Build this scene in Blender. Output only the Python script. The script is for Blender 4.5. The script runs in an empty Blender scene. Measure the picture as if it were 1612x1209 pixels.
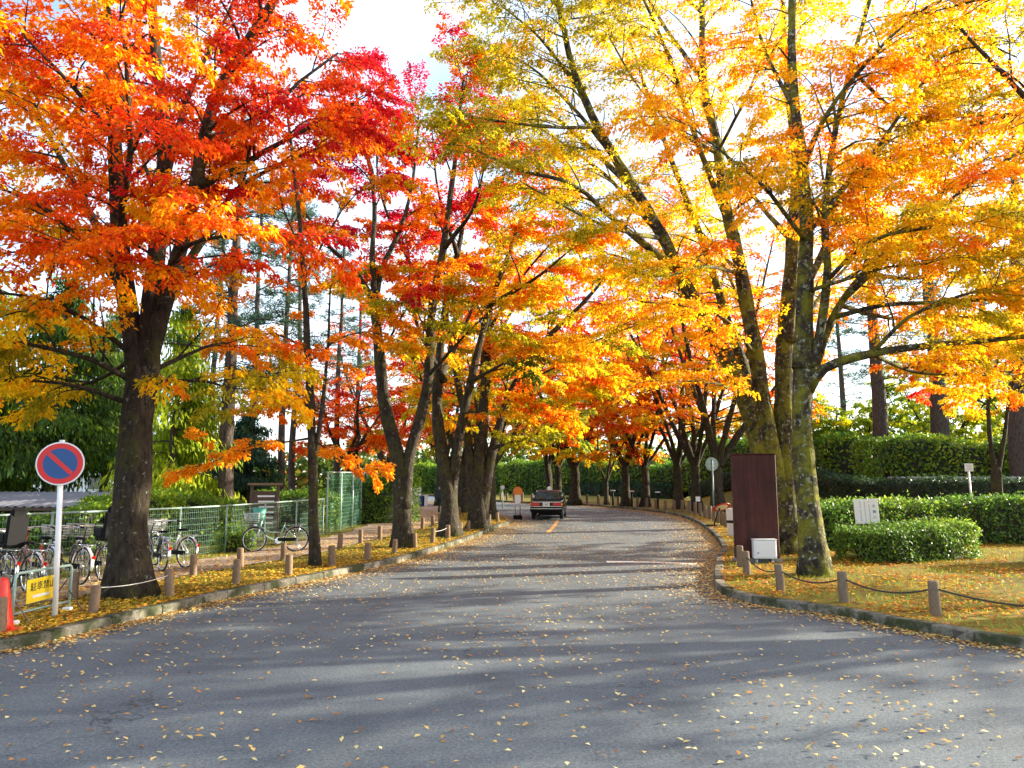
import bpy, bmesh, math, random
import numpy as np
from mathutils import Vector, Matrix
R = math.radians
PI = math.pi
S = bpy.context.scene
COL = S.collection

# ------------------------------------------------------------------ camera, sky, sun, exposure
EYE = 1.9
FPX = 1190.0                                   # focal length in pixels of the 1612 px wide photograph
TILT = math.atan(160.5 / FPX)
cam_d = bpy.data.cameras.new('camera')
cam_d.sensor_fit = 'HORIZONTAL'
cam_d.sensor_width = 36.0
cam_d.lens = FPX / 1612 * 36.0
cam_d.clip_start = 0.1
cam_d.clip_end = 2000
cam = bpy.data.objects.new('camera', cam_d)
COL.objects.link(cam)
cam.location = (0, 0, EYE)
cam.rotation_euler = (PI / 2 + TILT, 0, 0)
S.camera = cam

SUN_AZ, SUN_EL = 73.0, 18.0                    # degrees to the right of straight ahead; above the horizon
world = bpy.data.worlds.new('World')
S.world = world
world.use_nodes = True
wn = world.node_tree.nodes
wl = world.node_tree.links
sky = wn.new('ShaderNodeTexSky')
sky.sky_type = 'NISHITA'
sky.sun_disc = False
sky.sun_elevation = R(SUN_EL)
sky.sun_rotation = R(SUN_AZ)
sky.air_density = 1.0
sky.dust_density = 1.6
sky.ozone_density = 1.6
wn['Background'].inputs[1].default_value = 0.15
# thin bright high cloud over the whole sky, with blue between
w_tc = wn.new('ShaderNodeTexCoord')
w_nz = wn.new('ShaderNodeTexNoise'); w_nz.inputs['Scale'].default_value = 2.6; w_nz.inputs['Detail'].default_value = 6; w_nz.inputs['Distortion'].default_value = .6
wl.new(w_tc.outputs['Generated'], w_nz.inputs['Vector'])
w_rp = wn.new('ShaderNodeValToRGB')
w_rp.color_ramp.elements[0].position, w_rp.color_ramp.elements[0].color = .38, (.06, .06, .06, 1)
w_rp.color_ramp.elements[1].position, w_rp.color_ramp.elements[1].color = .68, (.7, .7, .7, 1)
wl.new(w_nz.outputs['Fac'], w_rp.inputs[0])
w_mx = wn.new('ShaderNodeMix'); w_mx.data_type = 'RGBA'
wl.new(w_rp.outputs[0], w_mx.inputs[0]); wl.new(sky.outputs[0], w_mx.inputs[6]); w_mx.inputs[7].default_value = (4.2, 4.5, 5.0, 1)
wl.new(w_mx.outputs[2], wn['Background'].inputs[0])

sun_d = bpy.data.lights.new('sun', 'SUN')
sun_d.energy = 5.0
sun_d.angle = R(0.55)
sun_d.color = (1.0, 0.90, 0.72)
sun = bpy.data.objects.new('sun', sun_d)
COL.objects.link(sun)
sdir = Vector((math.sin(R(SUN_AZ)) * math.cos(R(SUN_EL)), math.cos(R(SUN_AZ)) * math.cos(R(SUN_EL)), math.sin(R(SUN_EL))))
sun.rotation_euler = sdir.to_track_quat('Z', 'Y').to_euler()
sun.location = sdir * 60

S.view_settings.view_transform = 'Standard'
S.view_settings.look = 'None'
S.view_settings.exposure = 1.75
S.view_settings.gamma = 1.0
S.view_settings.use_curve_mapping = False
S.render.engine = 'CYCLES'
S.cycles.max_bounces = 6
S.cycles.diffuse_bounces = 3
S.cycles.glossy_bounces = 2
S.cycles.transmission_bounces = 3
S.cycles.transparent_max_bounces = 6
S.cycles.use_denoising = True
S.cycles.caustics_reflective = False
S.cycles.caustics_refractive = False

# ------------------------------------------------------------------ helpers: ground shape and places
def gz(y):
    """the ground climbs gently away from the junction"""
    return 0.016 * (np.clip(y, 20, 75) - 20) if isinstance(y, np.ndarray) else 0.016 * (min(max(y, 20), 75) - 20)

LAND = 0.12                                    # verges stand this much above the asphalt
def ray(px, py):
    u = (px - 806) / FPX; v = (604.5 - py) / FPX
    return u, math.cos(TILT) - math.sin(TILT) * v, math.sin(TILT) + math.cos(TILT) * v
def on_ground(px, py, off=LAND):
    u, Y, Z = ray(px, py)
    lo, hi = 1.0, 400.0
    for _ in range(60):
        t = (lo + hi) / 2
        if EYE + Z * t > gz(Y * t) + off: lo = t
        else: hi = t
    return Vector((u * t, Y * t, gz(Y * t) + off))
def at(px, py, depth):
    u, Y, Z = ray(px, py)
    t = depth / Y
    return Vector((u * t, depth, EYE + Z * t))

# ------------------------------------------------------------------ helpers: objects
def link(name, data, parent=None):
    o = bpy.data.objects.new(name, data)
    COL.objects.link(o)
    if parent is not None: o.parent = parent
    return o
def empty(name, loc=(0, 0, 0), rz=0.0):
    o = link(name, None)
    o.empty_display_size = 0.2
    o.location = loc
    o.rotation_euler = (0, 0, rz)
    return o
def tag(o, label=None, cat=None, group=None, kind=None):
    if label: o['label'] = label
    if cat: o['category'] = cat
    if group: o['group'] = group
    if kind: o['kind'] = kind
    return o
def copy_tree(o, parent=None):
    c = o.copy()
    COL.objects.link(c)
    c.parent = parent
    for ch in [x for x in S.objects if x.parent == o]:
        copy_tree(ch, c)
    return c

class MB:
    """collects shapes; build() links them as one mesh object"""
    def __init__(s):
        s.v = []; s.f = []; s.sm = []; s.mi = []
    def add(s, vs, fs, smooth=False, mat=0):
        b = len(s.v)
        s.v.extend([tuple(p) for p in vs])
        for f in fs:
            s.f.append(tuple(i + b for i in f)); s.sm.append(smooth); s.mi.append(mat)
    def box(s, c, d, rz=0.0, bev=0.0, rot=None, mat=0):
        x, y, z = d[0] / 2, d[1] / 2, d[2] / 2
        M = (rot if rot is not None else Matrix.Rotation(rz, 3, 'Z'))
        c = Vector(c)
        if bev <= 0:
            vs = [(-x, -y, -z), (x, -y, -z), (x, y, -z), (-x, y, -z), (-x, -y, z), (x, -y, z), (x, y, z), (-x, y, z)]
            fs = [(0, 3, 2, 1), (4, 5, 6, 7), (0, 1, 5, 4), (1, 2, 6, 5), (2, 3, 7, 6), (3, 0, 4, 7)]
        else:
            b = min(bev, x * .9, y * .9, z * .9)
            vs = []; idx = {}
            for sx in (-1, 1):
                for sy in (-1, 1):
                    for sz in (-1, 1):
                        for ax in range(3):
                            p = [sx * (x - b), sy * (y - b), sz * (z - b)]
                            p[ax] = (sx * x, sy * y, sz * z)[ax]
                            idx[(sx, sy, sz, ax)] = len(vs); vs.append(p)
            fs = []
            for ax in range(3):
                a, c2 = [(1, 2), (2, 0), (0, 1)][ax]
                for sg in (-1, 1):
                    ring = []
                    for (p, q) in ((-1, -1), (1, -1), (1, 1), (-1, 1)):
                        k = [0, 0, 0]; k[ax] = sg; k[a] = p; k[c2] = q
                        ring.append(idx[(k[0], k[1], k[2], ax)])
                    fs.append(tuple(ring if sg > 0 else ring[::-1]))
            for ax in range(3):
                a, c2 = [(1, 2), (2, 0), (0, 1)][ax]
                for p in (-1, 1):
                    for q in (-1, 1):
                        k0 = [0, 0, 0]; k0[ax] = -1; k0[a] = p; k0[c2] = q
                        k1 = list(k0); k1[ax] = 1
                        r = [idx[(*k0, a)], idx[(*k1, a)], idx[(*k1, c2)], idx[(*k0, c2)]]
                        fs.append(tuple(r))
            for sx in (-1, 1):
                for sy in (-1, 1):
                    for sz in (-1, 1):
                        fs.append((idx[(sx, sy, sz, 0)], idx[(sx, sy, sz, 1)], idx[(sx, sy, sz, 2)]))
        s.add([c + M @ Vector(p) for p in vs], fs, False, mat)
    def tube(s, pts, rad, n=8, caps=True, lobes=None, smooth=True, mat=0):
        P = np.array([tuple(p) for p in pts], float)
        m = len(P)
        rad = np.full(m, rad, float) if np.isscalar(rad) else np.array(rad, float)
        T = np.gradient(P, axis=0)
        T /= np.linalg.norm(T, axis=1, keepdims=True) + 1e-12
        ref = np.array([1, 0, 0.]) if abs(T[0, 0]) < .9 else np.array([0, 1., 0])
        N = np.zeros_like(P)
        nn = ref - T[0] * ref.dot(T[0])
        for i in range(m):
            nn = nn - T[i] * nn.dot(T[i])
            nn = nn / (np.linalg.norm(nn) + 1e-12)
            N[i] = nn
        B = np.cross(T, N)
        a = np.linspace(0, 2 * PI, n, endpoint=False)
        k = np.ones((m, n)) if lobes is None else lobes(m, a)
        ring = P[:, None, :] + (rad[:, None] * k)[:, :, None] * (np.cos(a)[None, :, None] * N[:, None, :] + np.sin(a)[None, :, None] * B[:, None, :])
        vs = ring.reshape(-1, 3).tolist()
        fs = []
        for i in range(m - 1):
            for j in range(n):
                j2 = (j + 1) % n
                fs.append((i * n + j, i * n + j2, (i + 1) * n + j2, (i + 1) * n + j))
        s.add(vs, fs, smooth, mat)
        if caps:
            b = len(s.v) - m * n
            s.f.append(tuple(b + j for j in range(n - 1, -1, -1))); s.sm.append(False); s.mi.append(mat)
            s.f.append(tuple(b + (m - 1) * n + j for j in range(n))); s.sm.append(False); s.mi.append(mat)
    def ring(s, c, axis, r, t, n=24, k=6, mat=0, sq=1.0):
        """a torus of radius r and tube t round axis"""
        axis = Vector(axis).normalized()
        u = axis.orthogonal().normalized(); w = axis.cross(u)
        c = Vector(c); vs = []; fs = []
        for i in range(n):
            A = 2 * PI * i / n
            d = u * math.cos(A) + w * math.sin(A)
            for j in range(k):
                Bq = 2 * PI * j / k
                vs.append(c + d * (r + t * math.cos(Bq)) + axis * (t * sq * math.sin(Bq)))
        for i in range(n):
            for j in range(k):
                fs.append((i * k + j, ((i + 1) % n) * k + j, ((i + 1) % n) * k + (j + 1) % k, i * k + (j + 1) % k))
        s.add(vs, fs, True, mat)
    def disc(s, c, axis, r, th, n=28, mat=0):
        a = Vector(axis).normalized()
        c = Vector(c)
        s.tube([c - a * th / 2, c + a * th / 2], r, n, True, None, False, mat)
    def poly(s, pts, mat=0):
        s.add(pts, [tuple(range(len(pts)))], False, mat)
    def prism(s, prof, x0, x1, mat=0, smooth=False):
        """profile in (y,z), swept along x"""
        n = len(prof)
        vs = [(x0, p[0], p[1]) for p in prof] + [(x1, p[0], p[1]) for p in prof]
        fs = [(i, (i + 1) % n, n + (i + 1) % n, n + i) for i in range(n)] + [tuple(range(n - 1, -1, -1)), tuple(range(n, 2 * n))]
        s.add(vs, fs, smooth, mat)
    def mesh(s, name, mats):
        me = bpy.data.meshes.new(name)
        me.from_pydata(s.v, [], s.f)
        for m in (mats if isinstance(mats, (list, tuple)) else [mats]): me.materials.append(m)
        me.polygons.foreach_set('use_smooth', s.sm)
        me.polygons.foreach_set('material_index', s.mi)
        me.update()
        return me
    def build(s, name, mats, parent=None):
        return link(name, s.mesh(name, mats), parent)

def quads_mesh(name, V, mat, col=None):
    """V: (N,4,3) array, one quad each; col: (N,3) colour of each quad"""
    n = len(V)
    me = bpy.data.meshes.new(name)
    me.vertices.add(n * 4); me.loops.add(n * 4); me.polygons.add(n)
    me.vertices.foreach_set('co', np.ascontiguousarray(V, np.float32).ravel())
    me.loops.foreach_set('vertex_index', np.arange(n * 4, dtype=np.int32))
    me.polygons.foreach_set('loop_start', np.arange(0, n * 4, 4, dtype=np.int32))
    me.polygons.foreach_set('loop_total', np.full(n, 4, np.int32))
    if col is not None:
        at_ = me.attributes.new('tint', 'FLOAT_COLOR', 'FACE')
        c = np.ones((n, 4), np.float32); c[:, :3] = col
        at_.data.foreach_set('color', c.ravel())
    me.materials.append(mat)
    me.update()
    me.validate()
    return me

def unit(a):
    return a / (np.linalg.norm(a, axis=-1, keepdims=True) + 1e-9)

def leaf_quads(C, D, N, L, W, fold=0.25, curl=0.12):
    """leaf blades: stalk end at C, pointing D, facing N; a kite folded along its midrib"""
    D = unit(D); N = unit(N - D * (N * D).sum(1, keepdims=True))
    Sd = np.cross(D, N)
    L = L[:, None]; W = W[:, None]
    mid = C + D * L * .45
    V = np.empty((len(C), 4, 3))
    V[:, 0] = C
    V[:, 1] = mid + Sd * W * .5 + N * W * fold
    V[:, 2] = C + D * L - N * L * curl
    V[:, 3] = mid - Sd * W * .5 + N * W * fold
    return V

# ------------------------------------------------------------------ materials
def new_mat(name):
    m = bpy.data.materials.new(name)
    m.use_nodes = True
    nt = m.node_tree
    return m, nt.nodes, nt.links, nt.nodes['Principled BSDF']
def plain(name, col, rough=.5, metal=0.0, spec=.5, noise=.12, scale=18.0, bump=0.0, coat=0.0):
    """a colour with a little unevenness"""
    m, n, l, b = new_mat(name)
    tc = n.new('ShaderNodeTexCoord')
    nz = n.new('ShaderNodeTexNoise'); nz.inputs['Scale'].default_value = scale; nz.inputs['Detail'].default_value = 5
    l.new(tc.outputs['Object'], nz.inputs['Vector'])
    mx = n.new('ShaderNodeMix'); mx.data_type = 'RGBA'
    mx.inputs[6].default_value = (*[c * (1 - noise) for c in col], 1)
    mx.inputs[7].default_value = (*[min(1, c * (1 + noise)) for c in col], 1)
    l.new(nz.outputs['Fac'], mx.inputs[0])
    l.new(mx.outputs[2], b.inputs['Base Color'])
    b.inputs['Roughness'].default_value = rough
    b.inputs['Metallic'].default_value = metal
    b.inputs['Specular IOR Level'].default_value = spec
    b.inputs['Coat Weight'].default_value = coat
    if bump:
        bp = n.new('ShaderNodeBump'); bp.inputs['Strength'].default_value = bump; bp.inputs['Distance'].default_value = .01
        l.new(nz.outputs['Fac'], bp.inputs['Height']); l.new(bp.outputs[0], b.inputs['Normal'])
    return m
def ramp(n, l, src, stops):
    r = n.new('ShaderNodeValToRGB')
    e = r.color_ramp.elements
    e[0].position, e[0].color = stops[0][0], (*stops[0][1], 1)
    e[1].position, e[1].color = stops[-1][0], (*stops[-1][1], 1)
    for p, c in stops[1:-1]:
        k = e.new(p); k.color = (*c, 1)
    l.new(src, r.inputs[0])
    return r
def noise(n, l, vec, scale, detail=4, rough=.55, dist=0.0):
    z = n.new('ShaderNodeTexNoise')
    z.inputs['Scale'].default_value = scale; z.inputs['Detail'].default_value = detail
    z.inputs['Roughness'].default_value = rough; z.inputs['Distortion'].default_value = dist
    l.new(vec, z.inputs['Vector'])
    return z
def mixc(n, l, fac, a, b, blend='MIX'):
    m = n.new('ShaderNodeMix'); m.data_type = 'RGBA'; m.blend_type = blend
    for sock, val in ((0, fac), (6, a), (7, b)):
        if isinstance(val, (int, float)): m.inputs[sock].default_value = val
        elif isinstance(val, tuple): m.inputs[sock].default_value = (*val, 1)
        else: l.new(val, m.inputs[sock])
    return m.outputs[2]

def leaf_material(name, trans=.5, rough=.55, spec=.25, gain=1.25):
    m, n, l, b = new_mat(name)
    a = n.new('ShaderNodeAttribute'); a.attribute_name = 'tint'
    oi = n.new('ShaderNodeObjectInfo')
    hs = n.new('ShaderNodeHueSaturation')
    mr = n.new('ShaderNodeMapRange'); mr.inputs[3].default_value = .488; mr.inputs[4].default_value = .512
    l.new(oi.outputs['Random'], mr.inputs[0]); l.new(mr.outputs[0], hs.inputs['Hue'])
    l.new(a.outputs['Color'], hs.inputs['Color'])
    l.new(hs.outputs[0], b.inputs['Base Color'])
    b.inputs['Roughness'].default_value = rough
    b.inputs['Specular IOR Level'].default_value = spec
    t = n.new('ShaderNodeBsdfTranslucent')
    g = mixc(n, l, 1.0, hs.outputs[0], (gain, gain, gain), 'MULTIPLY')
    l.new(g, t.inputs['Color'])
    mx = n.new('ShaderNodeMixShader'); mx.inputs[0].default_value = trans
    l.new(b.outputs[0], mx.inputs[1]); l.new(t.outputs[0], mx.inputs[2])
    l.new(mx.outputs[0], n['Material Output'].inputs['Surface'])
    return m

def bark_material(name, dark, light, lichen, moss, lich_amt=.58, moss_amt=.52):
    m, n, l, b = new_mat(name)
    tc = n.new('ShaderNodeTexCoord'); o = tc.outputs['Object']
    mp = n.new('ShaderNodeMapping'); mp.inputs['Scale'].default_value = (1, 1, .35)
    l.new(o, mp.inputs['Vector'])
    z1 = noise(n, l, mp.outputs[0], 14, 6, .65)
    base = ramp(n, l, z1.outputs['Fac'], [(.3, dark), (.75, light)])
    z2 = noise(n, l, o, 11, 5, .6, .15)
    lf = ramp(n, l, z2.outputs['Fac'], [(lich_amt, (0, 0, 0)), (lich_amt + .07, (1, 1, 1))])
    c1 = mixc(n, l, lf.outputs[0], base.outputs[0], lichen)
    z3 = noise(n, l, o, 2.2, 5, .65, .3)
    mf = ramp(n, l, z3.outputs['Fac'], [(moss_amt - .08, (0, 0, 0)), (moss_amt + .1, (.85, .85, .85))])
    c2 = mixc(n, l, mf.outputs[0], c1, moss)
    l.new(c2, b.inputs['Base Color'])
    b.inputs['Roughness'].default_value = .9; b.inputs['Specular IOR Level'].default_value = .15
    bp = n.new('ShaderNodeBump'); bp.inputs['Strength'].default_value = 1.0; bp.inputs['Distance'].default_value = .07
    l.new(z1.outputs['Fac'], bp.inputs['Height']); l.new(bp.outputs[0], b.inputs['Normal'])
    return m

def asphalt_material():
    m, n, l, b = new_mat('asphalt')
    tc = n.new('ShaderNodeTexCoord'); o = tc.outputs['Object']
    fine = noise(n, l, o, 130, 3, .7)
    mid = noise(n, l, o, 1.1, 5, .6)
    c = ramp(n, l, fine.outputs['Fac'], [(.3, (.042, .052, .059)), (.52, (.103, .123, .134)), (.72, (.25, .285, .295))])
    st = ramp(n, l, mid.outputs['Fac'], [(.3, (.74, .75, .77)), (.5, (1, 1, 1)), (.7, (1.18, 1.17, 1.14))])
    gr = noise(n, l, o, 34, 4, .75)
    g2 = ramp(n, l, gr.outputs['Fac'], [(.32, (.55, .56, .58)), (.5, (.98, .98, .98)), (.68, (1.55, 1.53, 1.48))])
    c1 = mixc(n, l, 1.0, c.outputs[0], g2.outputs[0], 'MULTIPLY')
    c2 = mixc(n, l, 1.0, c1, st.outputs[0], 'MULTIPLY')
    # fine cracks, only along a few lines
    vo = n.new('ShaderNodeTexVoronoi'); vo.feature = 'DISTANCE_TO_EDGE'; vo.inputs['Scale'].default_value = .22
    wv = noise(n, l, o, 1.5, 4, .6)
    va = n.new('ShaderNodeVectorMath'); va.operation = 'ADD'
    l.new(o, va.inputs[0]); l.new(wv.outputs['Color'], va.inputs[1]); l.new(va.outputs[0], vo.inputs['Vector'])
    ck = ramp(n, l, vo.outputs['Distance'], [(0.0, (1, 1, 1)), (.004, (0, 0, 0))])
    gate = ramp(n, l, noise(n, l, o, .18, 2).outputs['Fac'], [(.5, (0, 0, 0)), (.56, (.75, .75, .75))])
    k = mixc(n, l, 1.0, ck.outputs[0], gate.outputs[0], 'MULTIPLY')
    c3 = mixc(n, l, k, c2, (.02, .02, .02))
    l.new(c3, b.inputs['Base Color'])
    b.inputs['Roughness'].default_value = .82; b.inputs['Specular IOR Level'].default_value = .3
    bp = n.new('ShaderNodeBump'); bp.inputs['Strength'].default_value = .5; bp.inputs['Distance'].default_value = .006
    l.new(fine.outputs['Fac'], bp.inputs['Height']); l.new(bp.outputs[0], b.inputs['Normal'])
    return m

def soil_material(name, stops, scale, scale2=.6, tint=((.8, .8, .8), (1.15, 1.12, 1.05))):
    m, n, l, b = new_mat(name)
    tc = n.new('ShaderNodeTexCoord'); o = tc.outputs['Object']
    a = noise(n, l, o, scale, 7, .68)
    c = ramp(n, l, a.outputs['Fac'], stops)
    z = noise(n, l, o, scale2, 3)
    s2 = ramp(n, l, z.outputs['Fac'], [(.3, tint[0]), (.7, tint[1])])
    c2 = mixc(n, l, 1.0, c.outputs[0], s2.outputs[0], 'MULTIPLY')
    l.new(c2, b.inputs['Base Color'])
    b.inputs['Roughness'].default_value = .95; b.inputs['Specular IOR Level'].default_value = .1
    bp = n.new('ShaderNodeBump'); bp.inputs['Strength'].default_value = .8; bp.inputs['Distance'].default_value = .03
    l.new(a.outputs['Fac'], bp.inputs['Height']); l.new(bp.outputs[0], b.inputs['Normal'])
    return m

def kerb_material():
    m, n, l, b = new_mat('kerb_concrete')
    tc = n.new('ShaderNodeTexCoord'); o = tc.outputs['Object']
    oi = n.new('ShaderNodeObjectInfo')
    a = noise(n, l, o, 30, 6, .7)
    c = ramp(n, l, a.outputs['Fac'], [(.3, (.10, .095, .08)), (.7, (.30, .28, .23))])
    tn = ramp(n, l, oi.outputs['Random'], [(0, (.6, .6, .6)), (1, (1.15, 1.12, 1.05))])
    c1 = mixc(n, l, 1.0, c.outputs[0], tn.outputs[0], 'MULTIPLY')
    z = noise(n, l, o, 2.4, 5, .65)
    mf = ramp(n, l, z.outputs['Fac'], [(.44, (0, 0, 0)), (.58, (.9, .9, .9))])
    c2 = mixc(n, l, mf.outputs[0], c1, (.035, .045, .015))
    l.new(c2, b.inputs['Base Color'])
    b.inputs['Roughness'].default_value = .92; b.inputs['Specular IOR Level'].default_value = .15
    bp = n.new('ShaderNodeBump'); bp.inputs['Strength'].default_value = .6; bp.inputs['Distance'].default_value = .012
    l.new(a.outputs['Fac'], bp.inputs['Height']); l.new(bp.outputs[0], b.inputs['Normal'])
    return m

def glass_material(name, col=(.02, .03, .03)):
    m, n, l, b = new_mat(name)
    b.inputs['Base Color'].default_value = (*col, 1)
    b.inputs['Roughness'].default_value = .05
    b.inputs['Specular IOR Level'].default_value = .8
    return m

M = {}
M['leaf'] = leaf_material('autumn_leaf', .60, .55, .12, 1.5)
M['green'] = leaf_material('green_leaf', .42, .45, .3, 1.4)
M['needle'] = leaf_material('needle_leaf', .4, .6, .15, 1.4)
M['litter'] = leaf_material('dry_leaf', .2, .8, .1, 1.1)
M['bark_near'] = bark_material('mossy_lichen_bark', (.016, .013, .010), (.085, .07, .052), (.30, .33, .27), (.21, .21, .02), .56, .515)
M['bark_left'] = bark_material('dark_lichen_bark', (.013, .010, .008), (.075, .058, .042), (.20, .21, .17), (.07, .07, .015), .62, .60)
M['bark'] = bark_material('tree_bark', (.016, .013, .010), (.08, .066, .05), (.22, .23, .19), (.07, .07, .02), .62, .56)
M['bark_pine'] = bark_material('pine_bark', (.03, .022, .018), (.14, .11, .09), (.22, .22, .2), (.05, .05, .02), .66, .66)
M['asphalt'] = asphalt_material()
M['kerb'] = kerb_material()
M['mortar'] = plain('mortar', (.07, .065, .05), .95, noise=.3)
M['soil'] = soil_material('verge_soil', [(.28, (.06, .04, .02)), (.46, (.17, .12, .03)), (.58, (.14, .19, .025)), (.8, (.34, .24, .05))], 9)
M['soil_right'] = soil_material('shaded_verge_soil', [(.28, (.05, .034, .018)), (.44, (.20, .12, .03)), (.58, (.15, .20, .025)), (.8, (.36, .22, .05))], 7, .45, ((.62, .66, .6), (1.25, 1.1, .95)))  # soil of the right side, with green patches and broader tone variation
M['path'] = soil_material('path_dirt', [(.3, (.22, .165, .12)), (.55, (.36, .29, .22)), (.8, (.46, .39, .31))], 6)
M['ground'] = soil_material('woodland_ground', [(.3, (.03, .03, .012)), (.6, (.075, .07, .025)), (.8, (.14, .10, .04))], 3)
M['wood'] = plain('weathered_post_wood', (.20, .135, .085), .85, noise=.45, scale=22, bump=.5, spec=.2)
M['wood_grey'] = plain('grey_post_wood', (.18, .13, .085), .88, noise=.4, scale=26, bump=.5, spec=.2)
M['rope'] = plain('old_dark_rope', (.05, .04, .03), .95, noise=.3, scale=60)
M['steel'] = plain('galvanised_steel', (.55, .57, .56), .42, .75, noise=.12, scale=12)
M['zinc'] = plain('dull_zinc_paint', (.27, .38, .34), .55, .1, noise=.14, scale=9)
M['fence_wire'] = plain('dull_fence_wire', (.15, .28, .21), .6, .2, noise=.2)
M['white'] = plain('white_paint', (.78, .79, .78), .45, noise=.06, scale=7)
M['worn_white'] = plain('worn_road_paint', (.74, .73, .68), .8, noise=.35, scale=30)
M['worn_orange'] = plain('worn_orange_road_paint', (.52, .27, .07), .8, noise=.35, scale=30)
M['red'] = plain('red_paint', (.62, .015, .012), .4, noise=.08, scale=8)
M['blue'] = plain('blue_sign_paint', (.01, .065, .22), .4, noise=.08)
M['cone_red'] = plain('red_plastic', (.70, .03, .012), .45, noise=.1)
M['yellow'] = plain('yellow_sign_paint', (.82, .60, .015), .5, noise=.08, scale=6)
M['black'] = plain('black_print', (.015, .015, .016), .6, noise=.1)
M['rubber'] = plain('tyre_rubber', (.018, .018, .018), .8, noise=.2)
M['black_paint'] = plain('black_car_paint', (.006, .007, .008), .25, noise=.05, spec=.4, coat=.15)
M['black_plastic'] = plain('black_plastic', (.008, .008, .009), .7, noise=.15, spec=.15)
M['chrome'] = plain('bright_chrome', (.72, .73, .74), .18, .95, noise=.05)
M['frame_black'] = plain('bicycle_black_paint', (.015, .016, .018), .3, noise=.1, coat=.3)
M['frame_silver'] = plain('bicycle_silver_paint', (.56, .57, .58), .32, .55, noise=.08)
M['frame_green'] = plain('bicycle_pale_green_paint', (.30, .42, .36), .35, .1, noise=.08)
M['frame_red'] = plain('bicycle_red_paint', (.35, .03, .02), .3, noise=.08)
M['reflector'] = plain('red_reflector', (.65, .015, .01), .25, noise=.05)
M['tail'] = plain('red_tail_lamp', (.55, .006, .012), .18, noise=.08, coat=.5)
M['amber'] = plain('amber_lamp', (.8, .30, .02), .25, noise=.08)
M['glass'] = glass_material('dark_window_glass')
M['maroon'] = plain('maroon_weathering_steel', (.050, .013, .011), .62, .1, noise=.25, scale=3.2, bump=.15)
def streaked(name, a_, b_):
    m, n, l, b = new_mat(name)
    tc = n.new('ShaderNodeTexCoord'); mp = n.new('ShaderNodeMapping'); mp.inputs['Scale'].default_value = (9, 9, .5)
    l.new(tc.outputs['Object'], mp.inputs['Vector'])
    z = noise(n, l, mp.outputs[0], 1.6, 6, .6); z2 = noise(n, l, tc.outputs['Object'], 2.4, 5, .6)
    c = ramp(n, l, z.outputs['Fac'], [(.35, a_), (.7, b_)])
    c2 = mixc(n, l, 1.0, c.outputs[0], ramp(n, l, z2.outputs['Fac'], [(.3, (.6, .6, .6)), (.7, (1.35, 1.3, 1.25))]).outputs[0], 'MULTIPLY')
    l.new(c2, b.inputs['Base Color']); b.inputs['Roughness'].default_value = .6; b.inputs['Specular IOR Level'].default_value = .3
    return m
M['maroon'] = streaked('rust_streaked_maroon_steel', (.034, .008, .007), (.075, .019, .014))
M['boxwhite'] = plain('pale_cabinet_paint', (.74, .78, .80), .45, noise=.05)
M['roof'] = plain('grey_corrugated_sheet', (.22, .22, .24), .6, .2, noise=.25, scale=3)
M['wall_white'] = plain('white_render_wall', (.75, .77, .78), .8, noise=.08, scale=2)
M['roof_blue'] = plain('pale_blue_roof', (.33, .45, .58), .5, .1, noise=.1, scale=2)
M['stone'] = plain('grey_wall_stone', (.20, .195, .175), .9, noise=.35, scale=6, bump=.6)
M['net'] = plain('green_net_wire', (.10, .30, .19), .6, .1, noise=.1)
M['dark_wood'] = plain('dark_board_wood', (.085, .055, .04), .8, noise=.3, scale=14)
M['teal'] = plain('teal_sign_paint', (.07, .35, .28), .5, noise=.1)
M['orange_sign'] = plain('orange_sign_paint', (.70, .20, .03), .5, noise=.1)
M['skin'] = plain('skin', (.45, .28, .20), .6, noise=.08)
M['hair'] = plain('black_hair', (.015, .012, .01), .6, noise=.2)
M['jacket'] = plain('dark_jacket_cloth', (.025, .035, .038), .9, noise=.2)
M['trousers'] = plain('black_trouser_cloth', (.015, .015, .017), .9, noise=.2)
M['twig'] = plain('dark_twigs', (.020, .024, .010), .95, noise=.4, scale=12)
M['lamp_white'] = plain('white_roof_lamp', (.82, .82, .80), .3, noise=.04)

# ------------------------------------------------------------------ the setting: ground, road, verges, path, kerbs
def strip(name, ys, xl, xr, off, mat, nx=1, bumps=0.0, seed=0):
    """a sheet between two boundary lines x(y), following the slope of the ground"""
    rg = np.random.default_rng(seed)
    mb = MB(); vs = []; fs = []
    for y in ys:
        a, b = xl(y), xr(y)
        for i in range(nx + 1):
            x = a + (b - a) * i / nx
            z = gz(y) + off
            if bumps and 0 < i < nx: z += float(rg.uniform(0, bumps))
            vs.append((x, y, z))
    for j in range(len(ys) - 1):
        for i in range(nx):
            k = j * (nx + 1) + i
            fs.append((k, k + 1, k + nx + 2, k + nx + 1))
    mb.add(vs, fs, True)
    return tag(mb.build(name, mat), kind='structure')
def line(pts):
    ys = [p[1] for p in pts]; xs = [p[0] for p in pts]
    return lambda y: float(np.interp(y, ys, xs))
def smooth_line(pts, step=.25, closed=False):
    """Catmull-Rom through the points"""
    P = [np.array(p, float) for p in pts]
    P = [2 * P[0] - P[1]] + P + [2 * P[-1] - P[-2]]
    out = []
    for i in range(1, len(P) - 2):
        n = max(2, int(np.linalg.norm(P[i + 1] - P[i]) / step))
        for k in range(n):
            t = k / n
            out.append(.5 * ((2 * P[i]) + (-P[i - 1] + P[i + 1]) * t + (2 * P[i - 1] - 5 * P[i] + 4 * P[i + 1] - P[i + 2]) * t * t + (-P[i - 1] + 3 * P[i] - 3 * P[i + 1] + P[i + 2]) * t ** 3))
    out.append(P[-2])
    return out

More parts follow.
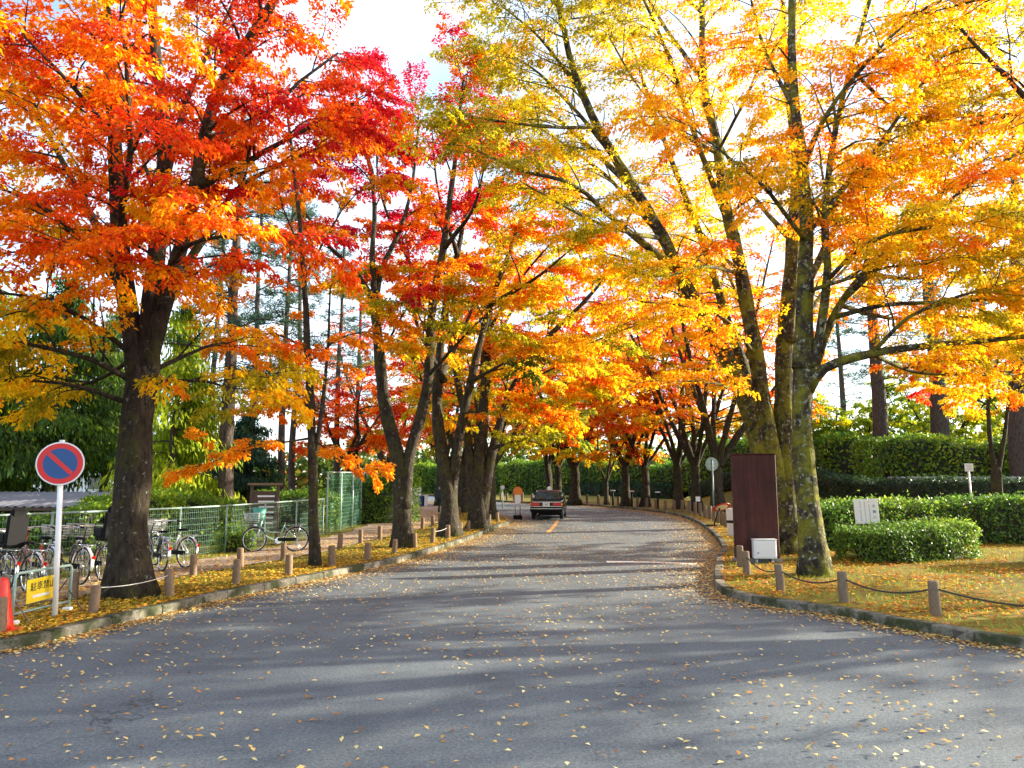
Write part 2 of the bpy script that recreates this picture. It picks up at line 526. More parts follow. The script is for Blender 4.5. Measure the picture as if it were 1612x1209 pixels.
def gp(px, py, off=0.0):
    v = on_ground(px, py, off)
    return (v.x, v.y)
kl = [(-60, 5.6), (-24, 6.2), (-12, 7.0), (-8, 7.9), (-6.6, 8.55)] + [gp(*p) for p in ((0, 1027), (70, 1014), (161, 991), (269, 965), (330, 950), (400, 935), (499, 914), (613, 890), (683, 870), (747, 848), (785, 831), (803, 824))]
kl += [(-0.9, 39.5), (-2.2, 44.0), (-3.8, 52), (-7.5, 62), (-14, 74), (-24, 86)]
kr = [(60, 4.6), (26, 5.4), (12, 6.6), (8.2, 7.8)] + [gp(*p) for p in ((1612, 1025), (1500, 1006), (1400, 988), (1312, 970), (1214, 957), (1150, 943), (1127, 928), (1124, 912), (1128, 885), (1133, 858), (1100, 826), (1058, 811), (999, 803), (939, 797.5), (890, 794.5), (790, 790.5))]
kr += [(-10, 82), (-20, 92)]
KL = smooth_line(kl, .3); KR = smooth_line(kr, .3)
def mono(P):
    out = [P[0]]
    for p in P[1:]:
        if p[1] > out[-1][1] + .01: out.append(p)
    return out
KLm, KRm = mono(KL), mono(KR)
xl_, xr_ = line(KLm), line(KRm)
def inside_left(x, y): return x < xl_(y) and y > KLm[0][1]
def inside_right(x, y): return x > xr_(y) and y > KRm[0][1]

FAR = 900.0
g = MB()
ys = [-60, 0, 20, 75, 160, FAR]
g.add([p for y in ys for p in ((-FAR, y, gz(y) - .03), (FAR, y, gz(y) - .03))], [(2 * i, 2 * i + 1, 2 * i + 3, 2 * i + 2) for i in range(len(ys) - 1)], True)
tag(g.build('ground', M['ground']), kind='structure')
rys = [-30, 0, 10, 20] + list(np.arange(21, 75, 2.0)) + [75, 96]
strip('road', rys, lambda y: -70, lambda y: 70, 0.0, M['asphalt'])

KW = .19                                        # kerb width
def offset_line(P, d):
    Q = []
    for i in range(len(P)):
        a = np.array(P[max(0, i - 1)]); b = np.array(P[min(len(P) - 1, i + 1)])
        t = (b - a) / (np.linalg.norm(b - a) + 1e-9)
        Q.append(np.array(P[i]) + d * np.array((-t[1], t[0])))
    return Q
def land_sheet(name, P, sgn, mat, bumps=.02, far=75.0):
    """sgn -1: the land lies to the left of the line, +1: to the right"""
    rg = np.random.default_rng(5)
    lat = [0, .3, .7, 1.2, 2, 3.2, 5, 8, 13, 22, 40, far]
    inner = [p for p in mono([(q[0] + sgn * KW * .5, q[1]) for q in P])]
    mb = MB(); vs = []; fs = []; n = len(lat)
    for p in inner:
        for i, d in enumerate(lat):
            vs.append((p[0] + sgn * d, p[1], gz(p[1]) + LAND - (.015 if i == 0 else 0) + (float(rg.uniform(-bumps, bumps)) if 0 < i < 9 else 0)))
    for j in range(len(inner) - 1):
        for i in range(n - 1):
            k = j * n + i
            fs.append((k, k + 1, k + n + 1, k + n))
    mb.add(vs, fs, True)
    return tag(mb.build(name, mat), kind='structure')
land_sheet('verge_left', KLm, -1, M['soil'])
land_sheet('verge_right', KRm, 1, M['soil_right'])

# the dirt path behind the verge on the left
PB = [(-9.6, 8.6), (-7.35, 10.6), (-6.95, 13.0), (-6.3, 16.2), (-5.35, 19.3), (-4.7, 23), (-3.9, 27), (-3.3, 31), (-2.9, 36), (-2.7, 40), (-3.2, 46), (-5.2, 54), (-9, 64)]   # kerb side edge
PA = [(-12.5, 8.6), (-9.6, 10.6), (-8.9, 13.0), (-8.2, 16.2), (-7.3, 19.3), (-6.55, 23), (-5.9, 27), (-5.9, 31), (-6.2, 36), (-6.6, 40), (-7.6, 46), (-9.8, 54), (-14, 64)]
pa, pb = line(PA), line(PB)
strip('path', list(np.arange(8.6, 64, .8)), lambda y: pa(y) + .12 * math.sin(y * 2.3), lambda y: pb(y) + .1 * math.sin(y * 3.1), LAND + .025, M['path'], 6, .012, 3)

def kerb(name, P, sgn, smin, smax, seed):
    """a bed of mortar with kerb stones laid on it"""
    rg = random.Random(seed)
    P = [np.array(p) for p in P]
    s = np.concatenate([[0], np.cumsum([np.linalg.norm(P[i + 1] - P[i]) for i in range(len(P) - 1)])])
    X = np.array([p[0] for p in P]); Y = np.array([p[1] for p in P])
    f = lambda q: (np.array((np.interp(q, s, X), np.interp(q, s, Y))))
    def nrm(q):
        d = f(min(q + .15, s[-1])) - f(max(q - .15, 0)); d /= np.linalg.norm(d) + 1e-9
        return np.array((d[1], -d[0])) * sgn
    bed = MB(); vs = []; fs = []; q = smin; m = 0
    while q < smax:
        p = f(q); w = nrm(q); z = gz(p[1])
        for (a, h) in ((.012, -.02), (.012, .115), (KW - .012, .115), (KW - .012, -.02)):
            vs.append((p[0] + w[0] * a, p[1] + w[1] * a, z + h))
        if m: fs += [((m - 1) * 4 + i, (m - 1) * 4 + i + 1, m * 4 + i + 1, m * 4 + i) for i in range(3)]
        m += 1; q += .3
    bed.add(vs, fs)
    bo = tag(bed.build(name, M['mortar']), kind='structure')
    q = smin
    while q < smax:
        L = rg.choice((.98, 1.0, 1.02, .6, 1.0))
        mb = MB(); h = .142 + rg.uniform(-.008, .008); k = 4
        sec = [(0.0, -.02), (0.004, h - .02), (.022, h), (KW - .02, h), (KW, h - .02), (KW, -.02)]
        out = rg.uniform(-.008, .008)
        for i in range(k + 1):
            t = q + .014 + (L - .028) * i / k
            p = f(t); w = nrm(t); z = gz(p[1])
            mb.v += [(p[0] + w[0] * (a + out), p[1] + w[1] * (a + out), z + hh) for a, hh in sec]
        n = len(sec)
        fs = [(i * n + j, i * n + j + 1, (i + 1) * n + j + 1, (i + 1) * n + j) for i in range(k) for j in range(n - 1)]
        fs += [tuple(range(n)), tuple(k * n + j for j in range(n - 1, -1, -1))]
        mb.f = fs; mb.sm = [False] * len(fs); mb.mi = [0] * len(fs)
        mb.build('kerb_stone', M['kerb'], bo)
        q += L
    return f, nrm, s
def s_at(P, y):
    s = 0
    for i in range(len(P) - 1):
        if P[i + 1][1] > y: return s
        s += float(np.linalg.norm(np.array(P[i + 1]) - np.array(P[i])))
    return s
fL, nL, sL = kerb('kerb_left', KL, -1, s_at(KL, 7.0), s_at(KL, 42), 1)
fR, nR, sR = kerb('kerb_right', KR, 1, s_at(KR, 6.6), s_at(KR, 62), 2)

# painted lines
def paint(name, pts, w, mat):
    mb = MB(); vs = []; P = smooth_line(pts, .4)
    Q0 = offset_line(P, w / 2); Q1 = offset_line(P, -w / 2)
    for a, b in zip(Q0, Q1):
        vs += [(a[0], a[1], gz(a[1]) + .005), (b[0], b[1], gz(b[1]) + .005)]
    mb.add(vs, [(2 * i, 2 * i + 1, 2 * i + 3, 2 * i + 2) for i in range(len(P) - 1)])
    return tag(mb.build(name, mat), kind='structure')
paint('stop_line', [gp(955, 884.5), gp(1020, 885), gp(1096, 888)], .38, M['worn_white'])
paint('centre_line', [gp(862, 839), gp(868, 833), gp(874, 826), gp(878, 819)], .16, M['worn_orange'])
# thin trunk shadow painted across the asphalt as a dark line
M['tar'] = plain('tar_seam', (.022, .022, .023), .6, noise=.2)
paint('tar_seam', [gp(640, 884), gp(760, 877), gp(900, 873), gp(1000, 871), gp(1100, 870)], .045, M['tar'])

# raised ground to the right with the hedges
bank = MB()
bx = [(11, 27), (70, 24)]
rows = [(26.0, .10), (28, .35), (30.5, .78), (34, .9), (38, 1.2), (42, 1.45), (60, 1.5)]
vs = []; fs = []
xs = [14, 15.5, 17, 20, 26, 40, 70]
for (y, h) in rows:
    for i, x in enumerate(xs):
        k = min(1, i / 2)
        vs.append((x, y, gz(y) + LAND - .02 + h * k))
for j in range(len(rows) - 1):
    for i in range(len(xs) - 1):
        k = j * len(xs) + i
        fs.append((k, k + 1, k + len(xs) + 1, k + len(xs)))
bank.add(vs, fs, True)
tag(bank.build('embankment_terrain', M['soil_right']), kind='structure')
def bank_z(x, y):
    k = min(1, max(0, (x - 14) / 3))
    return gz(y) + LAND + k * float(np.interp(y, [r[0] for r in rows], [r[1] for r in rows])) - .02

# ------------------------------------------------------------------ trees
def pal(stops):
    P = np.array([s[0] for s in stops]); C = np.array([s[1] for s in stops])
    return lambda u: np.stack([np.interp(u, P, C[:, i]) for i in range(3)], 1)
CRIM, RED, VERM = (.62, .014, .050), (.68, .030, .012), (.80, .085, .008)
ORNG, AMBR, YELL = (.86, .21, .006), (.88, .37, .008), (.92, .60, .012)
OLIV, LIME, BROWN, GRN = (.34, .29, .015), (.60, .54, .016), (.40, .13, .03), (.10, .17, .02)

def resample(pts, step):
    return np.array(smooth_line([tuple(p) for p in pts], step))

def make_tree(name, label, limbs, seed, palette, n_leaf, leaf=(.085, .042), group=None, branch_len=1.9, branch_every=.42,
              bark='bark', shade=lambda z, u: u, twig_every=.26, zmin=2.6, cat='tree', droop=.5, flare=.36, bare=.25, tree_axis=None, sprays=1.0):
    """limbs: list of (points, r0, r1, leafy 0..1); the first is the trunk. Real depth: branches spread all round each limb."""
    rg = np.random.default_rng(seed)
    base = np.array(limbs[0][0][0], float)
    base_z = base[2]
    root = empty(name, tuple(base))
    tag(root, label, cat, group)
    wood = MB(); fine = MB()
    tw = []                                       # twigs: p0, dir, length, hue
    for li, (pts, r0, r1, leafy) in enumerate(limbs):
        P = resample(np.array([tuple(p) for p in pts]) - base, .28)
        m = len(P)
        wob = np.cumsum(rg.normal(0, .008, (m, 3)), axis=0); wob -= np.linspace(0, 1, m)[:, None] * wob[-1]
        wob[:, 2] *= .3
        P = P + wob
        t = np.linspace(0, 1, m)
        rad = r0 + (r1 - r0) * t ** .85
        rad = rad * (1 + .05 * np.sin(t * m * 1.1 + li))
        if li == 0:
            h = P[:, 2] - P[0, 2]
            rad = rad * (1 + flare * np.exp(-np.maximum(h, 0) / .26) + .12 * np.exp(-np.maximum(h, 0) / 1.1))
            P[0, 2] -= .12
        if li > 0 and r0 > .07: rad = rad * (1 + .22 * np.exp(-t * m * .28 / .35))
        if li == 0:
            tn = P[-1] - P[-2]; tn = tn / np.linalg.norm(tn)
            P = np.vstack([P, P[-1] + tn * r1 * .5, P[-1] + tn * r1 * .85, P[-1] + tn * r1 * 1.0]); rad = np.concatenate([rad, rad[-1] * np.array((.88, .55, .12))])
        big = r0 > .13
        n = 16 if big else (9 if r0 > .06 else 6)
        ph = rg.uniform(0, 6, 4)
        def lobes(mm, a, ph=ph, rad=rad, li=li, big=big):
            k = np.ones((mm, len(a)))
            if not big: return k
            zz = np.arange(mm)[:, None] * .28
            k += .07 * np.sin(3 * a[None, :] + ph[0] + .35 * zz) + .04 * np.sin(5 * a[None, :] + ph[1] - .5 * zz) + .03 * np.sin(7 * a[None] + ph[2] + zz * 2.1)
            if li == 0:
                k += (.26 * np.exp(-zz / .32)) * np.sin(5 * a[None, :] + ph[3]) + (.12 * np.exp(-zz / .3)) * np.sin(3 * a[None, :] + ph[1])
            return k + rg.normal(0, .012, k.shape)
        wood.tube(P, rad, n, True, lobes)
        if leafy <= 0: continue
        seg = np.linalg.norm(np.diff(P, axis=0), axis=1); Lm = seg.sum()
        cnt = max(1, int(Lm * leafy / branch_every))
        for bi in range(cnt + 2):
            tt = bare + (1 - bare) * (bi + rg.uniform(0, 1)) / cnt if bi < cnt else 1.0
            tt = min(tt, 1.0)
            i = min(m - 2, int(tt * (m - 1)))
            p = P[i] + (P[i + 1] - P[i]) * (tt * (m - 1) - i)
            if p[2] < zmin - .6: continue
            az = rg.uniform(0, 2 * PI)
            hdir = np.array((math.cos(az), math.sin(az), 0))
            outw = np.array((p[0], p[1], 0)); no = np.linalg.norm(outw)
            outw = outw / no if no > .3 else hdir
            tan = P[i + 1] - P[i]; tan = tan / (np.linalg.norm(tan) + 1e-9)
            d = hdir * .9 + outw * .55 + tan * .45 + np.array((0, 0, rg.uniform(.05, .5)))
            d /= np.linalg.norm(d)
            L = branch_len * rg.uniform(.55, 1.25) * (1.0 - .25 * tt)
            ns = 6; q = p.copy(); bp = [q.copy()]
            for k in range(ns):
                q = q + d * L / ns
                bp.append(q.copy())
                d = d + rg.normal(0, .13, 3) + np.array((0, 0, -.13))
                d /= np.linalg.norm(d)
            bp = np.array(bp)
            rb = min(rad[i] * .5, .010 + .011 * L)
            fine.tube(bp, np.linspace(rb, .005, ns + 1), 4, False)
            hue_b = rg.normal(0, 1)
            nt = max(2, int(L / twig_every))
            for k in range(nt):
                s_ = .18 + .82 * (k + rg.uniform(0, 1)) / nt
                j = min(ns - 1, int(s_ * ns)); a0 = bp[j] + (bp[j + 1] - bp[j]) * (s_ * ns - j)
                dd = bp[j + 1] - bp[j]; dd = dd / (np.linalg.norm(dd) + 1e-9)
                sd = np.array((-dd[1], dd[0], 0)) * (1 if k % 2 else -1)
                td = dd * rg.uniform(.35, .9) + sd * rg.uniform(.6, 1.0) + np.array((0, 0, rg.uniform(-.25, .2)))
                td /= np.linalg.norm(td)
                TL = rg.uniform(.35, .85) * min(1.3, branch_len / 1.9) * (1.15 - .5 * s_)
                tw.append((*a0, *td, TL, hue_b, rg.normal(0, 1)))
                if rg.uniform() < .6:
                    e = a0 + td * TL * .8 + np.array((0, 0, -.06 * TL))
                    fine.tube([a0, e], [.006, .002], 3, False)
            tw.append((*bp[-2], *d, .5 * min(1.3, branch_len / 1.9), hue_b, rg.normal(0, 1)))
    wood.build('trunk', M[bark], root)
    if fine.v: fine.build('branches', M[bark], root)['kind'] = 'stuff'
    tw = np.array(tw)
    tw = tw[tw[:, 2] + base_z > zmin - .3]
    w = tw[:, 6] / tw[:, 6].sum()
    idx = rg.choice(len(tw), n_leaf, p=w)
    T = tw[idx]
    t = rg.uniform(.02, 1.08, n_leaf) ** .8
    D = T[:, 3:6]
    Sd = unit(np.stack([-D[:, 1], D[:, 0], np.zeros(n_leaf)], 1))
    lat = rg.normal(0, .105, n_leaf) * sprays * (T[:, 6] / .6) * (1.2 - .6 * t)
    C = T[:, :3] + D * (T[:, 6] * t)[:, None] + Sd * lat[:, None]
    C[:, 2] += -.10 * t ** 2 * T[:, 6] + rg.normal(0, .038, n_leaf) - np.abs(lat) * .18
    LD = D * rg.uniform(.2, 1, n_leaf)[:, None] + Sd * (np.sign(lat) * rg.uniform(.3, 1.1, n_leaf))[:, None]
    LD[:, 2] -= rg.uniform(0, 1.5, n_leaf) * droop
    LD += rg.normal(0, .25, (n_leaf, 3))
    Nn = rg.normal(0, .55, (n_leaf, 3)); Nn[:, 2] += 1.0
    L = leaf[0] * rg.uniform(.65, 1.3, n_leaf); W = leaf[1] * rg.uniform(.7, 1.3, n_leaf)
    V = leaf_quads(C, LD, Nn, L, W, .22, .15)
    zrel = C[:, 2]
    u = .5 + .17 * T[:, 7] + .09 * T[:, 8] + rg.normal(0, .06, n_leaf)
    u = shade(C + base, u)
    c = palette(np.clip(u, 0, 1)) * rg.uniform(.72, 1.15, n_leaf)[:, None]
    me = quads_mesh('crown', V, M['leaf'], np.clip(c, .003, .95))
    o = link('crown', me, root)
    o['kind'] = 'stuff'
    return root

def L_(depth, *pp):
    """a limb from picture-plane points with their own distances (x, y, extra depth)"""
    return [at(p[0], p[1], depth + (p[2] if len(p) > 2 else 0)) for p in pp]

# --- the big red tree beside the no-parking sign
b1 = on_ground(205, 940); d = b1.y
P1 = pal([(0, OLIV), (.2, YELL), (.36, AMBR), (.52, ORNG), (.68, VERM), (.84, RED), (1, CRIM)])
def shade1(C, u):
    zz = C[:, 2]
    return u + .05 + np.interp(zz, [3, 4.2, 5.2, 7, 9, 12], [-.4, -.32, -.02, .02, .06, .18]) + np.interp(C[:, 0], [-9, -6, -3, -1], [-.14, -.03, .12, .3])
limbs = [
    (L_(d, (205, 940), (203, 850), (208, 760), (215, 670), (223, 600)), .295, .25, 0),
    (L_(d, (223, 610), (206, 520), (192, 440), (185, 340, -.3), (180, 220, -.5), (170, 80, -.5), (160, -80, -.5)), .2, .04, 1),
    (L_(d, (226, 610), (238, 500), (248, 400, .1), (256, 300, .2), (258, 180, .3), (245, 60, .5), (240, -120, .5)), .2, .05, 1),
    (L_(d, (228, 590), (262, 470, -.2), (300, 330, -.5), (325, 210, -.7), (352, 130, -.8), (400, 50, -.9), (445, -20, -1), (510, -140, -1.1)), .15, .05, 1),
    (L_(d, (262, 470, -.2), (330, 360, .1), (375, 295, .3), (450, 255, .5), (520, 225, .7)), .085, .02, .8),
    (L_(d, (312, 290, -.6), (360, 275, -.4), (415, 240, -.1), (480, 205), (550, 170)), .075, .02, .8),
    (L_(d, (325, 225, -.7), (380, 200, .3), (425, 175, .8), (470, 130, 1), (530, 85, 1.3)), .075, .02, .8),
    (L_(d, (195, 450, -.2), (130, 385, -.8), (80, 335, -1.2), (10, 300, -1.5)), .07, .02, 1),
    (L_(d, (218, 605), (140, 565, -.7), (60, 545, -1.3), (-30, 530, -1.5)), .06, .02, .95),
    (L_(d, (222, 600), (280, 600, -.4), (320, 600, -.8), (365, 612, -1.1)), .045, .015, .75),
    (L_(d, (238, 500), (262, 430, -1.2), (300, 385, -2), (370, 370, -2.6)), .07, .02, .95),
    (L_(d, (200, 470, -.2), (160, 420, -1.5), (130, 395, -2.4)), .06, .02, .9),
    (L_(d, (192, 440), (190, 330, -1.3), (205, 240, -2.3), (200, 140, -2.8), (190, 30, -3)), .08, .02, 1),
    (L_(d, (230, 520), (250, 420, 1.8), (240, 300, 3.3), (200, 180, 4)), .09, .03, 1),
    (L_(d, (192, 440), (120, 300, 1), (60, 180, 1.6), (0, 60, 2)), .09, .02, 1),
    (L_(d, (256, 300, .2), (300, 150, 1.5), (360, 20, 2.4), (400, -80, 3)), .08, .02, 1),
    (L_(d, (180, 220, -.5), (110, 130, -1.2), (40, 60, -1.6)), .06, .02, 1),
    (L_(d, (215, 560), (150, 600, .8), (80, 610, 1.4)), .05, .015, .8),
    (L_(d, (216, 640), (130, 610, -.5), (60, 600, -.9), (-20, 600, -1.2)), .045, .015, 1),
    (L_(d, (210, 560), (130, 500, -.9), (60, 470, -1.6), (-20, 460, -2)), .05, .015, 1),
    (L_(d, (228, 590), (290, 560, .6), (350, 540, 1.2), (400, 560, 1.6)), .045, .015, .8),
]
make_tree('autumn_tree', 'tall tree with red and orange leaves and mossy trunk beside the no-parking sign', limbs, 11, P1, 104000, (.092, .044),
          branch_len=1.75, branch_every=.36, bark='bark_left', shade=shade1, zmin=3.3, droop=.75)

# --- the two large orange trees behind the rope fence on the right
b2 = on_ground(1283, 905); d = b2.y
P2 = pal([(0, OLIV), (.15, LIME), (.36, YELL), (.62, AMBR), (.85, ORNG), (1, VERM)])
def shade2(C, u):
    return u - .17 + np.interp(C[:, 2], [3, 5, 7, 9, 12], [.12, -.02, .06, .06, -.06]) + np.interp(C[:, 0], [3, 6, 9, 12], [.08, .06, -.02, -.22])
limbs = [
    (L_(d, (1283, 905), (1275, 820), (1268, 740), (1263, 650), (1265, 570)), .25, .19, 0),
    (L_(d, (1265, 580), (1267, 450), (1268, 350), (1262, 270), (1250, 170), (1243, 80), (1245, -30), (1240, -150)), .19, .05, .8),
    (L_(d, (1270, 605), (1290, 530, -.2), (1303, 440, -.4), (1300, 330, -.6), (1315, 220, -.6), (1340, 110, -.8), (1372, -10, -1), (1400, -120, -1)), .105, .03, .9),
    (L_(d, (1272, 615), (1300, 580, -.3), (1370, 557, -.7), (1450, 545, -1.1), (1530, 538, -1.4), (1612, 530, -1.7), (1700, 520, -1.7)), .115, .03, .55),
    (L_(d, (1275, 600), (1310, 500, .1), (1360, 430, .3), (1440, 335, .6), (1530, 265, .9), (1620, 195, 1.2)), .105, .02, .95),
    (L_(d, (1330, 470, .1), (1420, 385, -.7), (1520, 295, -1.3), (1610, 235, -1.7)), .07, .02, .95),
    (L_(d, (1262, 270), (1300, 180, -1.2), (1380, 80, -2.2), (1460, 10, -2.7)), .07, .02, .9),
    (L_(d, (1268, 380), (1210, 300, -1.4), (1140, 240, -2), (1090, 200, -2.4)), .06, .02, .8),
    (L_(d, (1268, 450), (1330, 330, 2), (1400, 220, 3.2), (1480, 120, 4)), .09, .02, 1),
    (L_(d, (1300, 330, -.6), (1380, 230, .3), (1450, 130, .8), (1520, 40, 1.2)), .07, .02, 1),
    (L_(d, (1440, 335, .6), (1500, 340, 1.2), (1570, 330, 1.6), (1650, 330, 2)), .05, .02, .9),
    (L_(d, (1360, 430, .3), (1430, 440, 1.2), (1500, 430, 2), (1590, 430, 2.4)), .055, .02, .9),
    (L_(d, (1370, 557, -.7), (1430, 500, -1.4), (1500, 470, -1.8), (1570, 450, -2)), .05, .02, .8),
    (L_(d, (1250, 170), (1200, 60, .8), (1170, -60, 1.2)), .06, .02, .9),
    (L_(d, (1340, 110, -.8), (1430, 60, .2), (1530, 60, .8), (1600, 90, 1)), .05, .02, .8),
    (L_(d, (1310, 500, .1), (1390, 480, -.6), (1480, 475, -1.0), (1600, 470, -1.3)), .06, .02, 1),
    (L_(d, (1320, 480, .1), (1400, 500, 1.4), (1490, 500, 2.4), (1590, 495, 3)), .06, .02, 1),
    (L_(d, (1370, 557, -.7), (1440, 585, .2), (1520, 590, .9), (1600, 590, 1.4)), .045, .015, .7),
    (L_(d, (1440, 335, .6), (1520, 390, -.2), (1600, 400, -.6), (1680, 400, -.8)), .05, .02, 1),
    (L_(d, (1303, 440, -.4), (1370, 380, -1.8), (1450, 360, -2.6), (1540, 350, -3)), .05, .02, 1),
    (L_(d, (1268, 460), (1330, 440, -1), (1400, 420, -1.6), (1460, 415, -2)), .05, .02, 1),
    (L_(d, (1268, 370), (1340, 300, .6), (1400, 250, 1.2), (1460, 230, 1.6)), .055, .02, 1),
    (L_(d, (1340, 110, -.8), (1420, 180, .6), (1500, 190, 1.4), (1580, 200, 2)), .05, .02, 1),
]
make_tree('autumn_tree', 'orange and yellow tree with one sunlit mossy trunk right behind the rope fence', limbs, 21, P2, 114000, (.086, .045),
          branch_len=1.8, branch_every=.37, bark='bark_near', shade=shade2, zmin=3.9, droop=.6)

b3 = on_ground(1238, 872); d = b3.y
def shade3(C, u):
    return u - .08 + np.interp(C[:, 2], [3, 5.5, 8, 11, 14], [.2, .14, -.05, -.15, -.12]) + np.interp(C[:, 0], [-1, 2, 5, 8], [-.22, -.12, .05, .08])
limbs = [
    (L_(d, (1240, 874), (1239, 800), (1237, 700, .1), (1236, 600, .2), (1238, 500, .2)), .36, .235, 0),
    (L_(d, (1228, 850), (1212, 770), (1190, 690), (1168, 620, -.2), (1125, 530, -.5), (1080, 450, -.8), (1040, 370, -1), (1000, 300, -1.4), (940, 200, -2), (900, 100, -2.5), (870, -30, -3)), .31, .05, .62),
    (L_(d, (1234, 850), (1222, 750), (1205, 650), (1190, 560), (1165, 430), (1145, 340), (1130, 240), (1108, 130), (1105, 0), (1100, -120)), .29, .05, .62),
    (L_(d, (1237, 540, .2), (1248, 380, .2), (1255, 260, .3), (1240, 120, .4), (1230, -50, .5)), .24, .05, .8),
    (L_(d, (1215, 700), (1180, 600, .8), (1150, 520, 1.2), (1120, 420, 1.6), (1075, 300, 2), (1030, 180, 2.4), (990, 60, 2.8)), .17, .04, .7),
    (L_(d, (960, 240, -1.8), (900, 170, -1.2), (840, 110, -.8), (770, 70, -.5)), .07, .02, 1),
    (L_(d, (920, 150, -2.3), (850, 60, -2.6), (790, 10, -2.8)), .06, .02, 1),
    (L_(d, (1040, 370, -1), (960, 280, 1), (880, 220, 2.2), (800, 170, 3)), .08, .02, 1),
    (L_(d, (1105, 20), (1040, -20, -1.5), (960, 20, -2.4), (900, 30, -3)), .06, .02, .9),
    (L_(d, (1130, 240), (1060, 200, -1.6), (1000, 130, -2.6), (960, 60, -3)), .06, .02, .9),
    (L_(d, (1060, 420, -.9), (960, 340, -2), (900, 290, -3), (820, 268, -3.6), (735, 230, -4)), .11, .02, .8),
    (L_(d, (1040, 375, -1), (990, 365, -2.5), (930, 345, -3.5), (830, 292, -4)), .07, .02, .7),
    (L_(d, (1145, 340), (1090, 200, -1), (1050, 80, -2), (1005, -20, -3)), .1, .03, .7),
    (L_(d, (1190, 560), (1140, 500, -2), (1080, 482, -3), (1010, 475, -3.5)), .06, .02, .75),
    (L_(d, (1168, 620, -.2), (1130, 605, -1.5), (1090, 600, -2.5), (1045, 600, -3)), .05, .015, .7),
    (L_(d, (1000, 300, -1.4), (930, 230, .2), (850, 160, 1.2), (780, 90, 2)), .09, .02, .9),
    (L_(d, (1108, 130), (1040, 30, 1), (980, -80, 2)), .08, .02, .8),
    (L_(d, (1248, 380, .2), (1180, 300, 2.5), (1120, 200, 4), (1080, 100, 5)), .09, .02, .9),
    (L_(d, (1236, 560, .2), (1290, 470, 2), (1350, 400, 3.5), (1400, 330, 4.5)), .09, .02, .9),
    (L_(d, (1080, 450, -.8), (1020, 420, .8), (960, 400, 2), (900, 380, 3)), .07, .02, .8),
    (L_(d, (1165, 430), (1120, 380, 1.8), (1060, 320, 3.2)), .07, .02, .8),
    (L_(d, (940, 200, -2), (860, 200, -3), (780, 190, -3.6), (720, 180, -4)), .06, .02, .8),
    (L_(d, (1130, 240), (1180, 140, -1.4), (1220, 40, -2)), .06, .02, .7),
    (L_(d, (1165, 430), (1110, 420, -2), (1050, 435, -3), (1000, 430, -3.6)), .055, .02, .9),
    (L_(d, (1190, 560), (1150, 440, 2.4), (1100, 360, 3.8), (1040, 310, 5)), .07, .02, .95),
    (L_(d, (1145, 340), (1195, 300, -2), (1225, 250, -3)), .05, .02, .8),
    (L_(d, (1100, 480, -.6), (1040, 500, .6), (980, 520, 1.6), (930, 540, 2.4)), .05, .02, .85),
]
make_tree('autumn_tree', 'many-stemmed tree leaning over the road behind the maroon signboard, leaves orange to olive', limbs, 31, P2, 134000, (.088, .046),
          branch_len=2.0, branch_every=.40, bark='bark_near', shade=shade3, zmin=4.6, droop=.5)

# --- the row along the left verge
b4 = on_ground(497, 892); d = b4.y
PY = pal([(0, OLIV), (.3, AMBR), (.6, (.84, .38, .012)), (1, ORNG)])
limbs = [
    (L_(d, (497, 892), (493, 760), (490, 680), (488, 640)), .115, .095, 0),
    (L_(d, (488, 650), (484, 550), (478, 450), (472, 350), (462, 250), (450, 160)), .1, .025, .3),
    (L_(d, (492, 740), (506, 640), (514, 540), (520, 450)), .07, .02, .3),
    (L_(d, (490, 690), (430, 700, -.4), (370, 715, -.7), (315, 735, -1)), .03, .01, 1),
    (L_(d, (490, 690), (530, 715, -.3), (570, 735, -.6)), .03, .01, .9),
    (L_(d, (484, 550), (430, 525, -.4), (370, 535, -.8)), .035, .01, .9),
    (L_(d, (486, 570), (540, 530, .2), (600, 520, .5)), .035, .01, .9),
    (L_(d, (478, 440), (540, 330, -.4), (580, 290, -.6)), .04, .01, .9),
    (L_(d, (474, 400), (440, 300, .4), (470, 260, 1)), .03, .01, .9),
    (L_(d, (486, 620), (440, 630, 1), (400, 640, 1.6)), .03, .01, .8),
]
make_tree('autumn_tree', 'slim young tree with sparse amber leaves on the verge beside the bicycle path', limbs, 41, PY, 15000, (.09, .045),
          branch_len=1.0, branch_every=.3, shade=lambda C, u: u, zmin=2.4, flare=.3, group='trees along the left verge')

b5 = on_ground(635, 862); d = b5.y
P5 = pal([(0, GRN), (.18, OLIV), (.32, LIME), (.5, AMBR), (.66, ORNG), (.82, RED), (1, CRIM)])
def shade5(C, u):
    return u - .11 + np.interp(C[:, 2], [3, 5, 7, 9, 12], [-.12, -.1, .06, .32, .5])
limbs = [
    (L_(d, (635, 862), (633, 790), (626, 720), (607, 640), (598, 560), (590, 468)), .27, .125, 0),
    (L_(d, (590, 478), (560, 430, -.5), (510, 380, -1), (470, 320, -1.5)), .1, .03, .8),
    (L_(d, (591, 475), (602, 420, .4), (630, 360, 1), (650, 280, 1.5), (660, 190, 2)), .1, .03, .8),
    (L_(d, (590, 475), (586, 400), (590, 310), (570, 200), (555, 110)), .1, .03, .8),
    (L_(d, (636, 800), (645, 720), (665, 650), (675, 580), (682, 480), (700, 380), (712, 290), (722, 200), (730, 120)), .2, .04, .55),
    (L_(d, (700, 390), (745, 330, -1), (765, 250, -2)), .08, .02, .8),
    (L_(d, (682, 480), (640, 400, 2), (600, 300, 3), (590, 180, 4)), .08, .02, .8),
    (L_(d, (675, 590), (720, 540, -1.6), (760, 500, -2.4)), .07, .02, .7),
    (L_(d, (598, 570), (620, 520, -2), (650, 470, -3)), .06, .02, .7),
]
